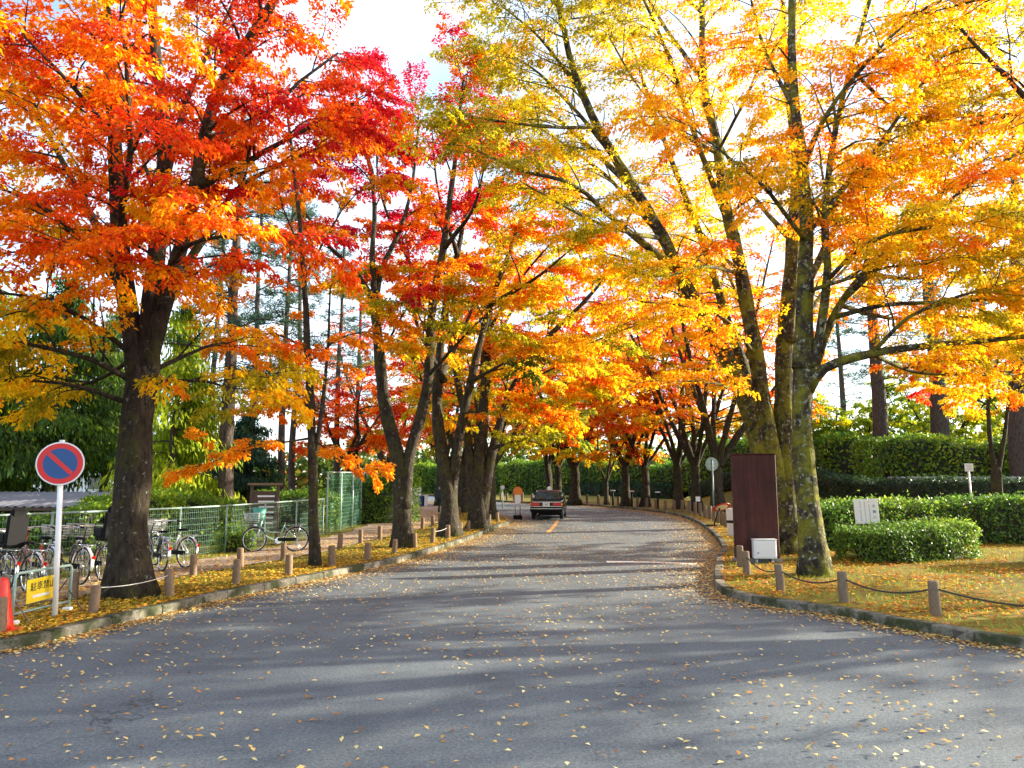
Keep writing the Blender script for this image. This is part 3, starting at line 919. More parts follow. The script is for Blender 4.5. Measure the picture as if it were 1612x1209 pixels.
make_tree('autumn_tree', 'forked tree on the left verge with a crimson top, nearest the green net fence', limbs, 51, P5, 58000, (.11, .056),
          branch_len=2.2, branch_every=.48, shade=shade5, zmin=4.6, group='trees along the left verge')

b6 = on_ground(708, 845); d = b6.y
P6 = pal([(0, GRN), (.2, OLIV), (.4, LIME), (.56, AMBR), (.74, ORNG), (.9, VERM), (1, RED)])
limbs = [
    (L_(d, (708, 845), (706, 790), (698, 730), (688, 660), (688, 600)), .31, .16, 0),
    (L_(d, (688, 620), (700, 500), (720, 400), (740, 300), (745, 220)), .155, .05, .75),
    (L_(d, (708, 810), (714, 745), (724, 680), (742, 600), (772, 480), (805, 390), (830, 320)), .21, .05, .6),
    (L_(d, (700, 600), (660, 520, -1.5), (640, 440, -2.5)), .1, .03, .8),
    (L_(d, (690, 600), (720, 540, 2.5), (760, 440, 4), (780, 330, 5)), .1, .03, .8),
    (L_(d, (772, 480), (840, 440, -1.5), (890, 400, -2.5)), .1, .03, .8),
    (L_(d, (742, 600), (800, 570, -2), (850, 560, -3)), .08, .02, .7),
    (L_(d, (720, 400), (690, 300, -1), (680, 200, -2)), .08, .02, .7),
]
make_tree('autumn_tree', 'stout knobbly tree on the left verge, second beyond the net fence', limbs, 61, P6, 35000, (.14, .072),
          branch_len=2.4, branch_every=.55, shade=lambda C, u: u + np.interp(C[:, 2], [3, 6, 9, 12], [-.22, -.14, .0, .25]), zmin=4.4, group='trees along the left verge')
b7 = on_ground(753, 833); d = b7.y
limbs = [
    (L_(d, (753, 834), (753, 770), (757, 690), (765, 590)), .34, .17, 0),
    (L_(d, (748, 815), (744, 750), (736, 690), (722, 610), (705, 520), (700, 430)), .22, .05, .6),
    (L_(d, (764, 610), (769, 520), (775, 460), (790, 360)), .18, .05, .6),
    (L_(d, (757, 815), (765, 760), (777, 700), (802, 620), (850, 545), (915, 480), (960, 430)), .23, .05, .65),
    (L_(d, (775, 705), (830, 690, -2), (870, 670, -3)), .09, .03, .8),
    (L_(d, (802, 620), (860, 610, -1.5), (910, 600, -3)), .09, .03, .8),
    (L_(d, (765, 580), (800, 500, 3), (850, 420, 5)), .1, .03, .8),
    (L_(d, (850, 545), (900, 550, 2), (940, 540, 3)), .08, .03, .8),
    (L_(d, (770, 520), (820, 440, -2), (870, 380, -3)), .08, .03, .8),
]
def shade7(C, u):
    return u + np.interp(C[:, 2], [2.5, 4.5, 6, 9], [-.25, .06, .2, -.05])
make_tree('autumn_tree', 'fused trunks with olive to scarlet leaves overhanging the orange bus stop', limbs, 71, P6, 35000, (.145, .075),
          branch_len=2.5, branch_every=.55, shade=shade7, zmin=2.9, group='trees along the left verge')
print('hero trees done')

# --- generic spreading trees: the row across the road, the trees behind the path, and those beside the junction
def vase_limbs(base, h, r, seed, forks=5, spread=.5, fork_z=2.2, lean=(0, 0)):
    rg = np.random.default_rng(seed)
    b = np.array(base, float)
    top = b + np.array((lean[0] * fork_z, lean[1] * fork_z, fork_z))
    limbs = [([b, b + (top - b) * .5 + rg.normal(0, .05, 3) * np.array((1, 1, 0)), top], r, r * .82, 0)]
    for k in range(forks):
        az = 2 * PI * (k + rg.uniform(-.25, .25)) / forks
        sp = spread * rg.uniform(.5, 1.25)
        p = top + np.array((0, 0, -.15)); pts = [p]
        for j, f in enumerate((.2, .45, .72, 1.0)):
            rr = sp * (h - fork_z) * f ** .9
            pts.append(top + np.array((math.cos(az) * rr, math.sin(az) * rr, (h - fork_z) * f * rg.uniform(.9, 1.05))) + rg.normal(0, .12, 3))
        limbs.append((pts, r * rg.uniform(.42, .6), .03, .9))
        for j in (1, 2, 3):
            az2 = az + rg.choice((-1, 1)) * rg.uniform(.6, 1.4)
            q = np.array(pts[j]); LL = rg.uniform(1.6, 2.8) * h / 9
            e = q + np.array((math.cos(az2) * LL, math.sin(az2) * LL, rg.uniform(.1, .9)))
            limbs.append(([q, (q + e) / 2 + np.array((0, 0, .15)), e], .05, .015, .8))
    return limbs
PO = pal([(0, OLIV), (.25, LIME), (.5, AMBR), (.75, ORNG), (1, RED)])
PR = pal([(0, AMBR), (.3, ORNG), (.55, VERM), (.8, RED), (1, CRIM)])
PG = pal([(0, GRN), (.3, OLIV), (.55, LIME), (.8, AMBR), (1, ORNG)])
PYL = pal([(0, LIME), (.3, YELL), (.6, AMBR), (1, ORNG)])

row = [  # across the road, px base, height, radius, palette, label
    (1131, 807, 14, .42, PO, 'first tree of the row across the road, just behind the round sign, orange leaves'),
    (1097, 804, 14.5, .38, PO, 'second tree of the row across the road, with a small white plate at its foot'),
    (1068, 801, 12.5, .38, PG, 'third tree of the row across the road, with brownish olive leaves'),
    (1016, 798, 15.5, .36, PO, 'fourth tree of the row across the road, twin-stemmed with amber leaves'),
    (985, 797, 14, .38, PR, 'fifth tree of the row across the road, with red and orange leaves'),
    (955, 795, 9, .2, PO, 'thin sapling-like tree in the middle of the row across the road'),
    (905, 793, 13, .48, PO, 'thick short-trunked tree beyond the taxi with widely spread limbs'),
    (878, 791.5, 10, .36, PG, 'tree just left of the thick one beyond the taxi, olive leaves'),
    (862, 790.5, 10, .36, PR, 'farthest tree seen past the taxi roof, leaves orange'),
]
for i, (px, py, h, r, pl, lab) in enumerate(row):
    p = on_ground(px, py)
    make_tree('autumn_tree', lab, vase_limbs(p, h, r * (.9 if i == 0 else .74), 100 + i, 5, .5, 2.6 if r > .25 else 1.6), 200 + i, pl, 16000, (.19, .095), 'trees of the row across the road',
              2.3, .75, twig_every=.36, zmin=p.z + 3.2, shade=lambda C, u: u + np.interp(C[:, 2], [3, 6, 10], [-.12, .05, .12]))
left_far = [
    ((-0.95, 35.2), 8.5, .2, PG, 'narrow tree squeezed behind the fused trunks beside the bus stop'),
    ((-2.6, 41.5), 10.5, .38, PR, 'scarlet tree standing behind the bus stop beyond the fused trunks'),
    ((-4.6, 50), 11, .38, PG, 'olive leaved tree farther along the left verge past the walker'),
    ((-9.6, 45), 7.0, .26, PR, 'pinkish red tree behind the green net fence'),
    ((-9.5, 58), 12, .35, PR, 'distant crimson tree at the bend of the dirt path'),
]
for i, ((x, y), h, r, pl, lab) in enumerate(left_far):
    p = (x, y, gz(y) + LAND)
    make_tree('autumn_tree', lab, vase_limbs(p, h, r, 130 + i, 5, .48, 2.4), 230 + i, pl, 12500 if i < 5 else 22000, (.18, .09), 'trees along and behind the dirt path', 2.2, .7, twig_every=.34, zmin=p[2] + (7.0 if i == 5 else 2.2 if i == 3 else 3.0))
# trees that stand beside the junction, mostly past the edges of the view; right-hand ones added to streak the road with shadow
edge = [
    ((-12.2, 11.2), 12.5, .3, P1, 'dark tree at the picture edge beyond the cone, red leaves reaching in'),
    ((13.8, 12.4), 12.5, .33, P2, 'orange tree by the junction outside the rope fence'),
    ((23.5, 15.5), 12, .34, P2, 'orange tree on the far side of the lawn by the junction'),
]
for i, ((x, y), h, r, pl, lab) in enumerate(edge):
    p = (x, y, gz(y) + LAND)
    make_tree('autumn_tree', lab, vase_limbs(p, h, r, 160 + i, 5, .5, 3.0), 260 + i, pl, 18000, (.13, .065), 'trees beside the junction', 2.1, .5, zmin=4.4)
# slender twin-stemmed tree behind the hedge
p = at(1568, 790, 26.5); zb = bank_z(p.x, 26.5)
bse = np.array((p.x, 26.5, zb))
q = lambda x, y, dd=0: at(x, y, 26.5 + dd)
make_tree('autumn_tree', 'slender twin-stemmed tree with red-orange leaves rising behind the clipped hedge',
          [([bse, q(1570, 760), q(1568, 740)], .2, .15, 0), (L_(26.5, (1568, 745), (1556, 680), (1560, 600), (1590, 520), (1612, 470)), .09, .03, .6),
           (L_(26.5, (1570, 745), (1582, 680), (1590, 620), (1612, 560)), .09, .03, .7), (L_(26.5, (1560, 610), (1520, 580, -1), (1470, 565, -2), (1420, 580, -2.4)), .05, .015, .9),
           (L_(26.5, (1560, 640), (1520, 620, 1), (1480, 610, 1.5)), .04, .015, .8), (L_(26.5, (1590, 560), (1560, 520, -1.5), (1520, 540, -2.5)), .04, .015, .8), (L_(26.5, (1590, 620), (1640, 590, -1), (1700, 580, -1)), .04, .015, .8)],
          301, PO, 16000, (.12, .06), None, 1.6, .36, zmin=4.2, flare=.2)

# ------------------------------------------------------------------ conifers and pines
DKG, MDG, YLG, BLG = (.022, .055, .016), (.08, .15, .02), (.28, .36, .02), (.035, .085, .06)
def conifer(name, label, x, y, h, r, rad, seed, n, pl, weep=.8, zlow=1.0, leaf=(.26, .07), group=None, zbase=None):
    """a cedar: whorls of boughs with hanging sprays"""
    rg = np.random.default_rng(seed)
    zb = gz(y) + LAND if zbase is None else zbase
    root = empty(name, (x, y, zb)); tag(root, label, 'tree', group)
    wood = MB()
    k = np.linspace(0, 1, 12)
    wood.tube(np.stack([rg.normal(0, .02, 12), rg.normal(0, .02, 12), k * h - .1], 1), r * (1 - .88 * k) * (1 + .4 * np.exp(-k * h / .4)), 10)
    wood.build('trunk', M['bark_pine'], root)
    br = MB(); tw = []
    nb = int(h * 5)
    for i in range(nb):
        f = (i + rg.uniform(0, 1)) / nb
        z = zlow + (h - zlow) * f
        L = rad * (1 - f) ** .75 * rg.uniform(.65, 1.15) + .25
        az = rg.uniform(0, 2 * PI); dr = np.array((math.cos(az), math.sin(az)))
        t = np.linspace(0, 1, 6)
        pts = np.stack([dr[0] * L * t, dr[1] * L * t, z + .25 * L * t - .55 * L * t ** 2 * weep], 1)
        br.tube(pts, np.linspace(.03, .006, 6), 4, False)
        for s_ in np.arange(.15, 1.0, .22 / max(L, .5)):
            j = s_ * 5; a = int(min(4, j)); p = pts[a] + (pts[a + 1] - pts[a]) * (j - a)
            tw.append((*p, dr[0], dr[1], L * .28 + .15, rg.normal()))
    br.build('branches', M['bark_pine'], root)['kind'] = 'stuff'
    tw = np.array(tw); idx = rg.integers(0, len(tw), n); T = tw[idx]
    lat = rg.normal(0, 1, n) * T[:, 5] * .6
    C = T[:, :3].copy()
    C[:, 0] += -T[:, 4] * lat + T[:, 3] * rg.normal(0, .15, n); C[:, 1] += T[:, 3] * lat + T[:, 4] * rg.normal(0, .15, n)
    hang = rg.uniform(0, 1, n) ** 1.4 * .55 * weep
    C[:, 2] -= hang + np.abs(lat) * .35 * weep
    D = np.stack([T[:, 3] * .4, T[:, 4] * .4, -np.full(n, .25 + weep)], 1) + rg.normal(0, .35, (n, 3))
    N = np.stack([T[:, 3], T[:, 4], np.full(n, .5)], 1) + rg.normal(0, .5, (n, 3))
    V = leaf_quads(C, D, N, leaf[0] * rg.uniform(.6, 1.3, n), leaf[1] * rg.uniform(.6, 1.4, n), .15, .05)
    u = np.clip(.5 + .18 * T[:, 6] + rg.normal(0, .14, n) - hang * .2, 0, 1)
    c = pl(u) * rg.uniform(.7, 1.2, n)[:, None]
    o = link('crown', quads_mesh('crown', V, M['needle'], c), root); o['kind'] = 'stuff'
    return root
PC = pal([(0, DKG), (.5, MDG), (1, YLG)]); PCB = pal([(0, (.12, .22, .02)), (.4, (.32, .44, .025)), (1, (.60, .66, .04))]); PCD = pal([(0, DKG), (.6, BLG), (1, MDG)])  # PCB: sunlight on the weeping cedar is put into its leaf colour
def xat(px, depth): return (px - 806) / FPX * depth
cg = 'evergreen trees behind the mesh fence'
conifer('cedar_tree', 'bright yellow-green weeping cedar just behind the fence, right of the big red tree', xat(275, 25), 25, 8.0, .18, 2.3, 401, 15000, PCB, 1.0, .6, group=cg)
conifer('cedar_tree', 'broad dark cedar behind the corrugated shed roof, above the no-parking sign', xat(85, 27), 27, 9.5, .26, 3.6, 402, 20000, PC, .8, 2.6, group=cg)
conifer('cedar_tree', 'dark cedar at the picture edge behind the shed', xat(-40, 25), 25, 9.0, .24, 3.3, 403, 16000, PC, .8, 1.6, group=cg)
conifer('cedar_tree', 'green cedar between the no-parking sign and the red tree trunk, farther back', xat(170, 31), 31, 9.0, .22, 3.0, 404, 15000, PC, .9, 2.8, group=cg)
conifer('cedar_tree', 'low dark evergreen behind the fence by the notice board', xat(395, 34), 34, 5.0, .16, 2.2, 405, 11000, PCD, .6, .6, group=cg)

def pine(name, label, x, y, h, r, seed, n, crown_from, spread, pl, group=None, zbase=None, lean=(0, 0)):
    rg = np.random.default_rng(seed)
    zb = gz(y) + LAND if zbase is None else zbase
    root = empty(name, (x, y, zb)); tag(root, label, 'tree', group)
    wood = MB(); m = 14; k = np.linspace(0, 1, m)
    ax = np.stack([lean[0] * k * h + np.cumsum(rg.normal(0, .05, m)), lean[1] * k * h + np.cumsum(rg.normal(0, .05, m)), k * h - .15], 1)
    wood.tube(ax, r * (1 - .72 * k) * (1 + .35 * np.exp(-k * h / .4)), 12)
    wood.build('trunk', M['bark_pine'], root)
    br = MB(); tips = []
    nb = int((h - crown_from) * 3.2)
    for i in range(nb):
        f = (i + rg.uniform(0, 1)) / nb
        z = crown_from + (h - crown_from) * f
        j = min(m - 2, int(z / h * (m - 1))); c0 = ax[j] + (ax[j + 1] - ax[j]) * (z / h * (m - 1) - j)
        L = spread * (1.1 - .75 * f) * rg.uniform(.5, 1.2); az = rg.uniform(0, 2 * PI)
        t = np.linspace(0, 1, 6)
        pts = c0 + np.stack([math.cos(az) * L * t, math.sin(az) * L * t, .35 * L * t - .38 * L * t ** 2], 1) + rg.normal(0, .05, (6, 3))
        br.tube(pts, np.linspace(.045, .008, 6), 5, False)
        for s_ in np.arange(.35, 1.02, .13):
            q_ = s_ * 5; a = int(min(4, q_)); p = pts[a] + (pts[a + 1] - pts[a]) * (q_ - a)
            for _ in range(2):
                e = p + np.array((rg.normal(0, .28), rg.normal(0, .28), rg.uniform(0, .22)))
                br.tube([p, e], [.008, .003], 3, False)
                tips.append((*e, rg.normal()))
    br.build('branches', M['bark_pine'], root)['kind'] = 'stuff'
    tips = np.array(tips); idx = rg.integers(0, len(tips), n); T = tips[idx]
    D = rg.normal(0, 1, (n, 3)); D[:, 2] = np.abs(D[:, 2]) * .6 + .1
    D = unit(D)
    C = T[:, :3] + D * rg.uniform(0, .14, n)[:, None] + rg.normal(0, .05, (n, 3))
    V = leaf_quads(C, D, rg.normal(0, 1, (n, 3)), rg.uniform(.14, .28, n), rg.uniform(.022, .045, n), .1, .05)
    c = pl(np.clip(.5 + .2 * T[:, 3] + rg.normal(0, .15, n), 0, 1)) * rg.uniform(.75, 1.2, n)[:, None]
    o = link('crown', quads_mesh('crown', V, M['needle'], c), root); o['kind'] = 'stuff'
    return root
pgp = 'pines behind the mesh fence'
for i, (px, dd, h, r, lab) in enumerate([
    (362, 25, 15, .27, 'thick dark pine trunk behind the fence, nearest the weeping cedar'),
    (392, 38, 17, .22, 'tall pine with bare trunk just right of the thick dark one'),
    (440, 36, 16, .20, 'tall thin pine in the middle of the grove behind the mesh fence'),
    (462, 44, 18, .22, 'tall thin pine farther back in the middle of the grove'),
    (330, 46, 18, .24, 'tall pine deep in the grove behind the weeping cedar'),
    (530, 48, 18, .22, 'tall pine in the grove behind the slim young tree'),
    (560, 56, 18, .24, 'distant pine at the end of the grove by the net fence')]):
    pine('pine_tree', lab, xat(px, dd), dd, h, r, 420 + i, 8000, 5.5 if i else 5, 2.7, PCD, pgp)
rgp = 'pines behind the tall hedge'
for i, (px, dd, h, r, cf, lab) in enumerate([
    (1385, 45, 18, .50, 5.5, 'grey pine trunk behind the tall hedge, nearer the sunlit trunk'),
    (1482, 43, 18, .56, 6.5, 'thick grey pine trunk behind the tall hedge, farther from the sunlit trunk'),
    (1605, 36, 16, .50, 5.5, 'dark leaning pine at the edge of the view behind the twin-stemmed tree'),
    (1560, 58, 20, .40, 6, 'distant pine seen between the two thick pine trunks and the edge'),
    (1330, 62, 17, .35, 5, 'distant pine seen just right of the sunlit trunk')]):
    x = xat(px, dd)
    pine('pine_tree', lab, x, dd, h, r, 440 + i, 8500, cf, 3.4, PCD, rgp, bank_z(x, min(dd, 59)) if dd < 60 else None, (.04, 0) if i == 2 else (0, 0))

# ------------------------------------------------------------------ hedges and bushes
def hedge(name, label, P, w, h, seed, dens, leaf, pl, cat='hedge', group=None, zf=None, top_round=.25, wav=.08):
    """a clipped hedge along a line of ground points: dark twigs inside, leaves over top, sides and ends"""
    rg = np.random.default_rng(seed)
    zf = zf or (lambda x, y: gz(y) + LAND)
    Q = np.array(smooth_line(P, .5))
    base = np.array((*Q[0], zf(*Q[0])))
    root = empty(name, tuple(base)); tag(root, label, cat, group)
    s = np.concatenate([[0], np.cumsum(np.linalg.norm(np.diff(Q, axis=0), axis=1))]); LEN = s[-1]
    T = np.gradient(Q, axis=0); T = unit(T); Nn = np.stack([T[:, 1], -T[:, 0]], 1)
    zb = np.array([zf(*p) for p in Q])
    hv = 1 + wav * (np.sin(s * 1.3 + seed) * .5 + np.sin(s * .47 + 2 * seed) * .5)
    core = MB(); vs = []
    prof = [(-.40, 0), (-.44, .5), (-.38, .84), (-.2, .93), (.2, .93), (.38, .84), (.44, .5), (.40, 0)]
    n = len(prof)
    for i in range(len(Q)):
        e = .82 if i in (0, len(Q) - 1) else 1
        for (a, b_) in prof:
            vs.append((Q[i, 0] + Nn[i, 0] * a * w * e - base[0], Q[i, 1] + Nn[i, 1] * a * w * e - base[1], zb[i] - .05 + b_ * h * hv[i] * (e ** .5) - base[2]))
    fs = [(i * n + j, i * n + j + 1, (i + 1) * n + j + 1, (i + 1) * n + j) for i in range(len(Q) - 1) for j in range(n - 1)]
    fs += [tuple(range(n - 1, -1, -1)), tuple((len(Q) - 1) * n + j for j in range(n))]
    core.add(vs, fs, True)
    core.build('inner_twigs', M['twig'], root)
    per = 2 * h + w
    cnt = int((LEN * per + 2 * w * h) * dens)
    q = rg.uniform(-w * .5, LEN + w * .5, cnt)
    e_ = np.clip(np.maximum(-q, q - LEN), 0, None) / (w * .5)          # rounded ends
    qi = np.clip(q, 0, LEN)
    cx = np.interp(qi, s, Q[:, 0]); cy = np.interp(qi, s, Q[:, 1]); cz = np.interp(qi, s, zb); ch = np.interp(qi, s, hv) * h
    nx = np.interp(qi, s, Nn[:, 0]); ny = np.interp(qi, s, Nn[:, 1]); tx = np.interp(qi, s, T[:, 0]); ty = np.interp(qi, s, T[:, 1])
    per_u = rg.uniform(0, per, cnt)
    a = np.where(per_u < h, -1, np.where(per_u > h + w, 1, (per_u - h) / w * 2 - 1))
    b_ = np.where(per_u < h, per_u / h, np.where(per_u > h + w, (per - per_u) / h, 1.0))
    side = np.abs(a) >= 1
    # round the shoulders
    k = np.clip((b_ - (1 - top_round)) / top_round, 0, 1) * side
    aa = a * (1 - .22 * k ** 2)
    bb = np.where(side, b_, 1 - .10 * np.abs(a) ** 3)
    lump = .06 * (np.sin(q * 3.1 + bb * 5) + np.sin(q * 5.7 - aa * 4 + seed)) * .5
    wid = w * .5 * np.sqrt(np.clip(1 - e_ ** 2, .02, 1))
    jit = rg.normal(0, .05, cnt) + lump * 1.3 - np.abs(rg.normal(0, .05, cnt))
    X = cx + nx * (aa * wid + np.sign(a) * side * jit) + tx * np.where(q < 0, q, np.where(q > LEN, q - LEN, 0))
    Y = cy + ny * (aa * wid + np.sign(a) * side * jit) + ty * np.where(q < 0, q, np.where(q > LEN, q - LEN, 0))
    Z = cz + bb * ch * (1 - .12 * e_ ** 2) + np.where(side, 0, jit)
    stray = rg.uniform(0, 1, cnt) < .06
    Z = Z + stray * rg.uniform(0, .2, cnt) * (bb > .8) * (np.sin(q * 9.0 + seed) > .2)
    out = np.stack([nx * a * side + tx * np.sign(q - LEN / 2) * (e_ > .4), ny * a * side + ty * np.sign(q - LEN / 2) * (e_ > .4), np.where(side, .35, 1.0)], 1)
    N = unit(out) + rg.normal(0, .5, (cnt, 3))
    D = rg.normal(0, 1, (cnt, 3)); D[:, 2] -= .25
    C = np.stack([X - base[0], Y - base[1], Z - base[2]], 1)
    V = leaf_quads(C, D, N, leaf * rg.uniform(.6, 1.35, cnt), leaf * .55 * rg.uniform(.6, 1.35, cnt), .2, .1)
    u = np.clip(.45 + rg.normal(0, .17, cnt) + .12 * np.sin(q * .9 + seed) , 0, 1)
    c = pl(u) * rg.uniform(.7, 1.2, cnt)[:, None]
    o = link('foliage', quads_mesh('foliage', V, M['green'], c), root); o['kind'] = 'stuff'
    return root
PH = pal([(0, (.03, .085, .016)), (.5, (.11, .23, .03)), (.85, (.33, .43, .035)), (1, (.5, .5, .05))])
PHT = pal([(0, (.04, .10, .012)), (.5, (.15, .27, .02)), (1, (.48, .50, .02))])
hedge('clipped_bush', 'low rounded clipped bush with glossy leaves in front of the white notice', [(8.75, 18.7), (9.6, 19.0), (10.9, 19.6)], 1.7, .84, 501, 1350, .075, PH, 'bush', wav=.24)
hedge('clipped_hedge', 'waist-high clipped hedge with yellow-green top running out of the view', [(8.9, 22.2), (10.5, 22.9), (13, 23.6), (16.5, 24.0), (22, 24.3)], 1.7, 1.28, 502, 400, .11, PH)
hedge('clipped_bush', 'clipped bush standing at the very edge of the lawn', [(12.9, 17.6), (14.2, 17.9)], 1.7, 1.1, 503, 1000, .075, PH, 'bush')
low = [(48, 32.0), (30, 32.4), (19, 33.0), (16.4, 36.0), (16.9, 44), (17.0, 52), (14.5, 60)]
hedge('low_hedge', 'long dark low hedge in front of the stone wall and tall hedge', low, 1.2, 1.05, 504, 140, .16, pal([(0, (.012, .034, .014)), (1, (.05, .10, .03))]), zf=bank_z)
hedge('tall_hedge', 'tall loose green hedge with sunlit top behind the stone wall', [(50, 37.5), (34, 38.2), (24, 39.0), (19.8, 40.5)], 3.0, 2.75, 505, 95, .21, PHT, zf=bank_z, wav=.14)
hedge('tall_hedge', 'tall green hedge screening the row of trees across the road', [(19.8, 45), (20.5, 52), (18, 60), (13, 67.5)], 2.6, 3.0, 506, 70, .25, PHT, zf=bank_z, wav=.14)
hedge('tall_hedge', 'distant tall hedge closing the view beyond the taxi', [(13, 69.5), (6, 77), (-4, 86), (-18, 97)], 2.6, 3.6, 507, 62, .27, PHT, wav=.14)
hedge('low_hedge', 'distant low hedge beyond the kerb behind the taxi', [(13.5, 64), (9, 72), (2, 80), (-10, 90)], 1.2, 1.3, 508, 90, .23, pal([(0, (.012, .034, .014)), (1, (.05, .10, .03))]))
PTK = pal([(0, (.08, .15, .015)), (.4, (.26, .33, .02)), (.75, (.62, .58, .02)), (1, (.85, .58, .02))])
for i, (x_, y_, hh, lab) in enumerate([(26.5, 46.5, 6.6, 'sunlit yellow-green bushy tree above the tall hedge between the thick pine trunks'), (33.0, 47.5, 8.2, 'taller yellow-green bushy tree above the tall hedge near the edge of the view'), (22.3, 49.5, 4.6, 'low golden bushy tree behind the tall hedge near the sunlit trunk'), (39.5, 49, 8.0, 'yellow-green bushy tree at the very edge above the tall hedge')]):
    zb_ = bank_z(x_, y_)
    make_tree('bushy_tree', lab, vase_limbs((x_, y_, zb_), hh, .16, 560 + i, 6, .62, .7), 570 + i, PTK, 11000, (.19, .11), 'bushy trees above the tall hedge', 1.7, .5, twig_every=.3, zmin=zb_ + .8)
# the stone wall between the two hedges
sw = empty('stone_wall', (34, 35.6, bank_z(34, 35.6)))
tag(sw, 'low grey stone wall between the dark low hedge and the tall hedge', 'wall')
rgs = random.Random(9)
x = 17.6
while x < 46:
    for rowi in range(2):
        L = rgs.uniform(.55, 1.0)
        mb = MB()
        y0 = 35.4 + .02 * x / 10
        mb.box((x + (rowi * .35) - 34, y0 - 35.6 + rgs.uniform(-.03, .03), bank_z(x, 35.6) - bank_z(34, 35.6) + .28 + rowi * .46), (.82, .5, .44), rgs.uniform(-.05, .05), .05)
        mb.build('stone', M['stone'], sw)
    x += .86
# shrubs behind the mesh fence and the far wood
for i, (px, dd, hh, ww, lab) in enumerate([
    (20, 20.5, 1.0, 1.5, 'green shrub behind the mesh fence under the shed roof edge'),
    (125, 20.5, 1.25, 1.4, 'green shrub behind the mesh fence by the no-parking sign'),
    (215, 21.5, 1.3, 1.5, 'dark shrub hidden behind the red tree trunk and fence'),
    (310, 23.5, 1.4, 1.6, 'green shrub behind the fence under the weeping cedar'),
    (372, 20.9, .55, .6, 'small low bush at the foot of the mesh fence'),
    (470, 28.5, 1.4, 1.8, 'pale green shrub behind the fence by the notice board'),
    (590, 33, 2.1, 2.2, 'large green shrub behind the tall net fence')]):
    x = xat(px, dd)
    hedge('shrub', lab, [(x - ww * .4, dd), (x + ww * .4, dd + .3)], ww, hh, 520 + i, 330, .12, PHT, 'shrub', 'shrubs behind the mesh fence', wav=.25)
rgf = np.random.default_rng(77)
n = 60000
def woods(name, label, arc, pl, seed, n, zlo, zhi, leaf):
    rg = np.random.default_rng(seed)
    P = np.array(smooth_line(arc, 1.0)); s = rg.uniform(0, len(P) - 1, n)
    i = s.astype(int); i = np.minimum(i, len(P) - 2); p = P[i] + (P[i + 1] - P[i]) * (s - i)[:, None]
    hh = (zhi + .22 * zhi * (np.sin(s * .31 + seed) + np.sin(s * .77)) ) 
    z = zlo + (hh - zlo) * rg.uniform(0, 1, n) ** 1.1
    blob = .6 * np.sin(s * 1.1 + z * .9) + .6 * np.sin(s * .6 - z * 1.3)
    C = np.stack([p[:, 0] + rg.normal(0, .8, n), p[:, 1] + rg.normal(0, 2.2, n) - blob, z + gz(60)], 1)
    D = rg.normal(0, 1, (n, 3)); N = rg.normal(0, .7, (n, 3)); N[:, 1] -= .6; N[:, 2] += .5
    V = leaf_quads(C, D, N, leaf * rg.uniform(.6, 1.4, n), leaf * .6 * rg.uniform(.6, 1.4, n), .2, .1)
    u = np.clip(.5 + .22 * np.sin(s * .43 + seed) * np.cos(z * .35) + rg.normal(0, .16, n), 0, 1)
    o = link(name, quads_mesh(name, V, M['needle'], pl(u) * rg.uniform(.7, 1.2, n)[:, None]))
    return tag(o, label, 'woods', None, 'stuff')
PW = pal([(0, DKG), (.4, MDG), (.65, (.11, .15, .02)), (.85, (.30, .20, .02)), (1, (.42, .13, .02))])
woods('distant_woods', 'far dark green wood behind the grove and the fence', [(-95, 60), (-60, 72), (-35, 84), (-18, 94), (-6, 104)], PW, 1, 17000, 0, 6.0, .8)
woods('distant_woods', 'far mixed wood behind the hedges across the road', [(-10, 106), (10, 100), (30, 88), (52, 74), (90, 60)], PW, 2, 19000, 0, 7.5, .8)
print('vegetation done')

# ------------------------------------------------------------------ fences, posts, signs
ORD = ['first', 'second', 'third', 'fourth', 'fifth', 'sixth', 'seventh', 'eighth', 'ninth', 'tenth', 'eleventh', 'twelfth', 'thirteenth', 'fourteenth',
       'fifteenth', 'sixteenth', 'seventeenth', 'eighteenth', 'nineteenth', 'twentieth', 'twenty-first', 'twenty-second', 'twenty-third', 'twenty-fourth',
       'twenty-fifth', 'twenty-sixth', 'twenty-seventh', 'twenty-eighth', 'twenty-ninth', 'thirtieth', 'thirty-first', 'thirty-second', 'thirty-third', 'thirty-fourth', 'thirty-fifth', 'thirty-sixth']
def post_mesh(name, r, h, mat, seed):
    rg = random.Random(seed); mb = MB(); n = 12
    ph = rg.uniform(0, 6)
    prof = [(-.15, 1.04), (0, 1.03), (h * .5, 1.0), (h - .02, .97), (h - .004, .9), (h, .78)]
    mb.tube([(0.004 * math.sin(z * 7 + ph), .004 * math.cos(z * 5 + ph), z) for z, k in prof], [r * k for z, k in prof], n, True,
            lambda m, a: 1 + .035 * np.sin(2 * a[None] + ph) + .02 * np.sin(5 * a[None] + ph * 2) + np.zeros((m, 1)), smooth=True)
    return mb.mesh(name, mat)
postm = [post_mesh('bollard', .072, .43, M['wood'], i) for i in range(4)]
rgb = random.Random(3)
# row by the kerb
q = s_at(KL, 9.3); i = 0
while q < s_at(KL, 41.5) and i < 24:
    p = fL(q); w = nL(q); x, y = p + w * .52
    o = link('bollard', postm[i % 4]); o.location = (x, y, gz(y) + LAND); o.rotation_euler = (rgb.uniform(-.07, .07), rgb.uniform(-.07, .07), rgb.uniform(0, 6))
    kk = rgb.uniform(.88, 1.12); o.scale = (kk, kk, rgb.uniform(.84, 1.12))
    tag(o, f'short wooden bollard on the verge, {ORD[i]} of the row beside the kerb', 'bollard', 'bollards beside the kerb')
    i += 1; q += 1.62 if y < 26 else 1.45
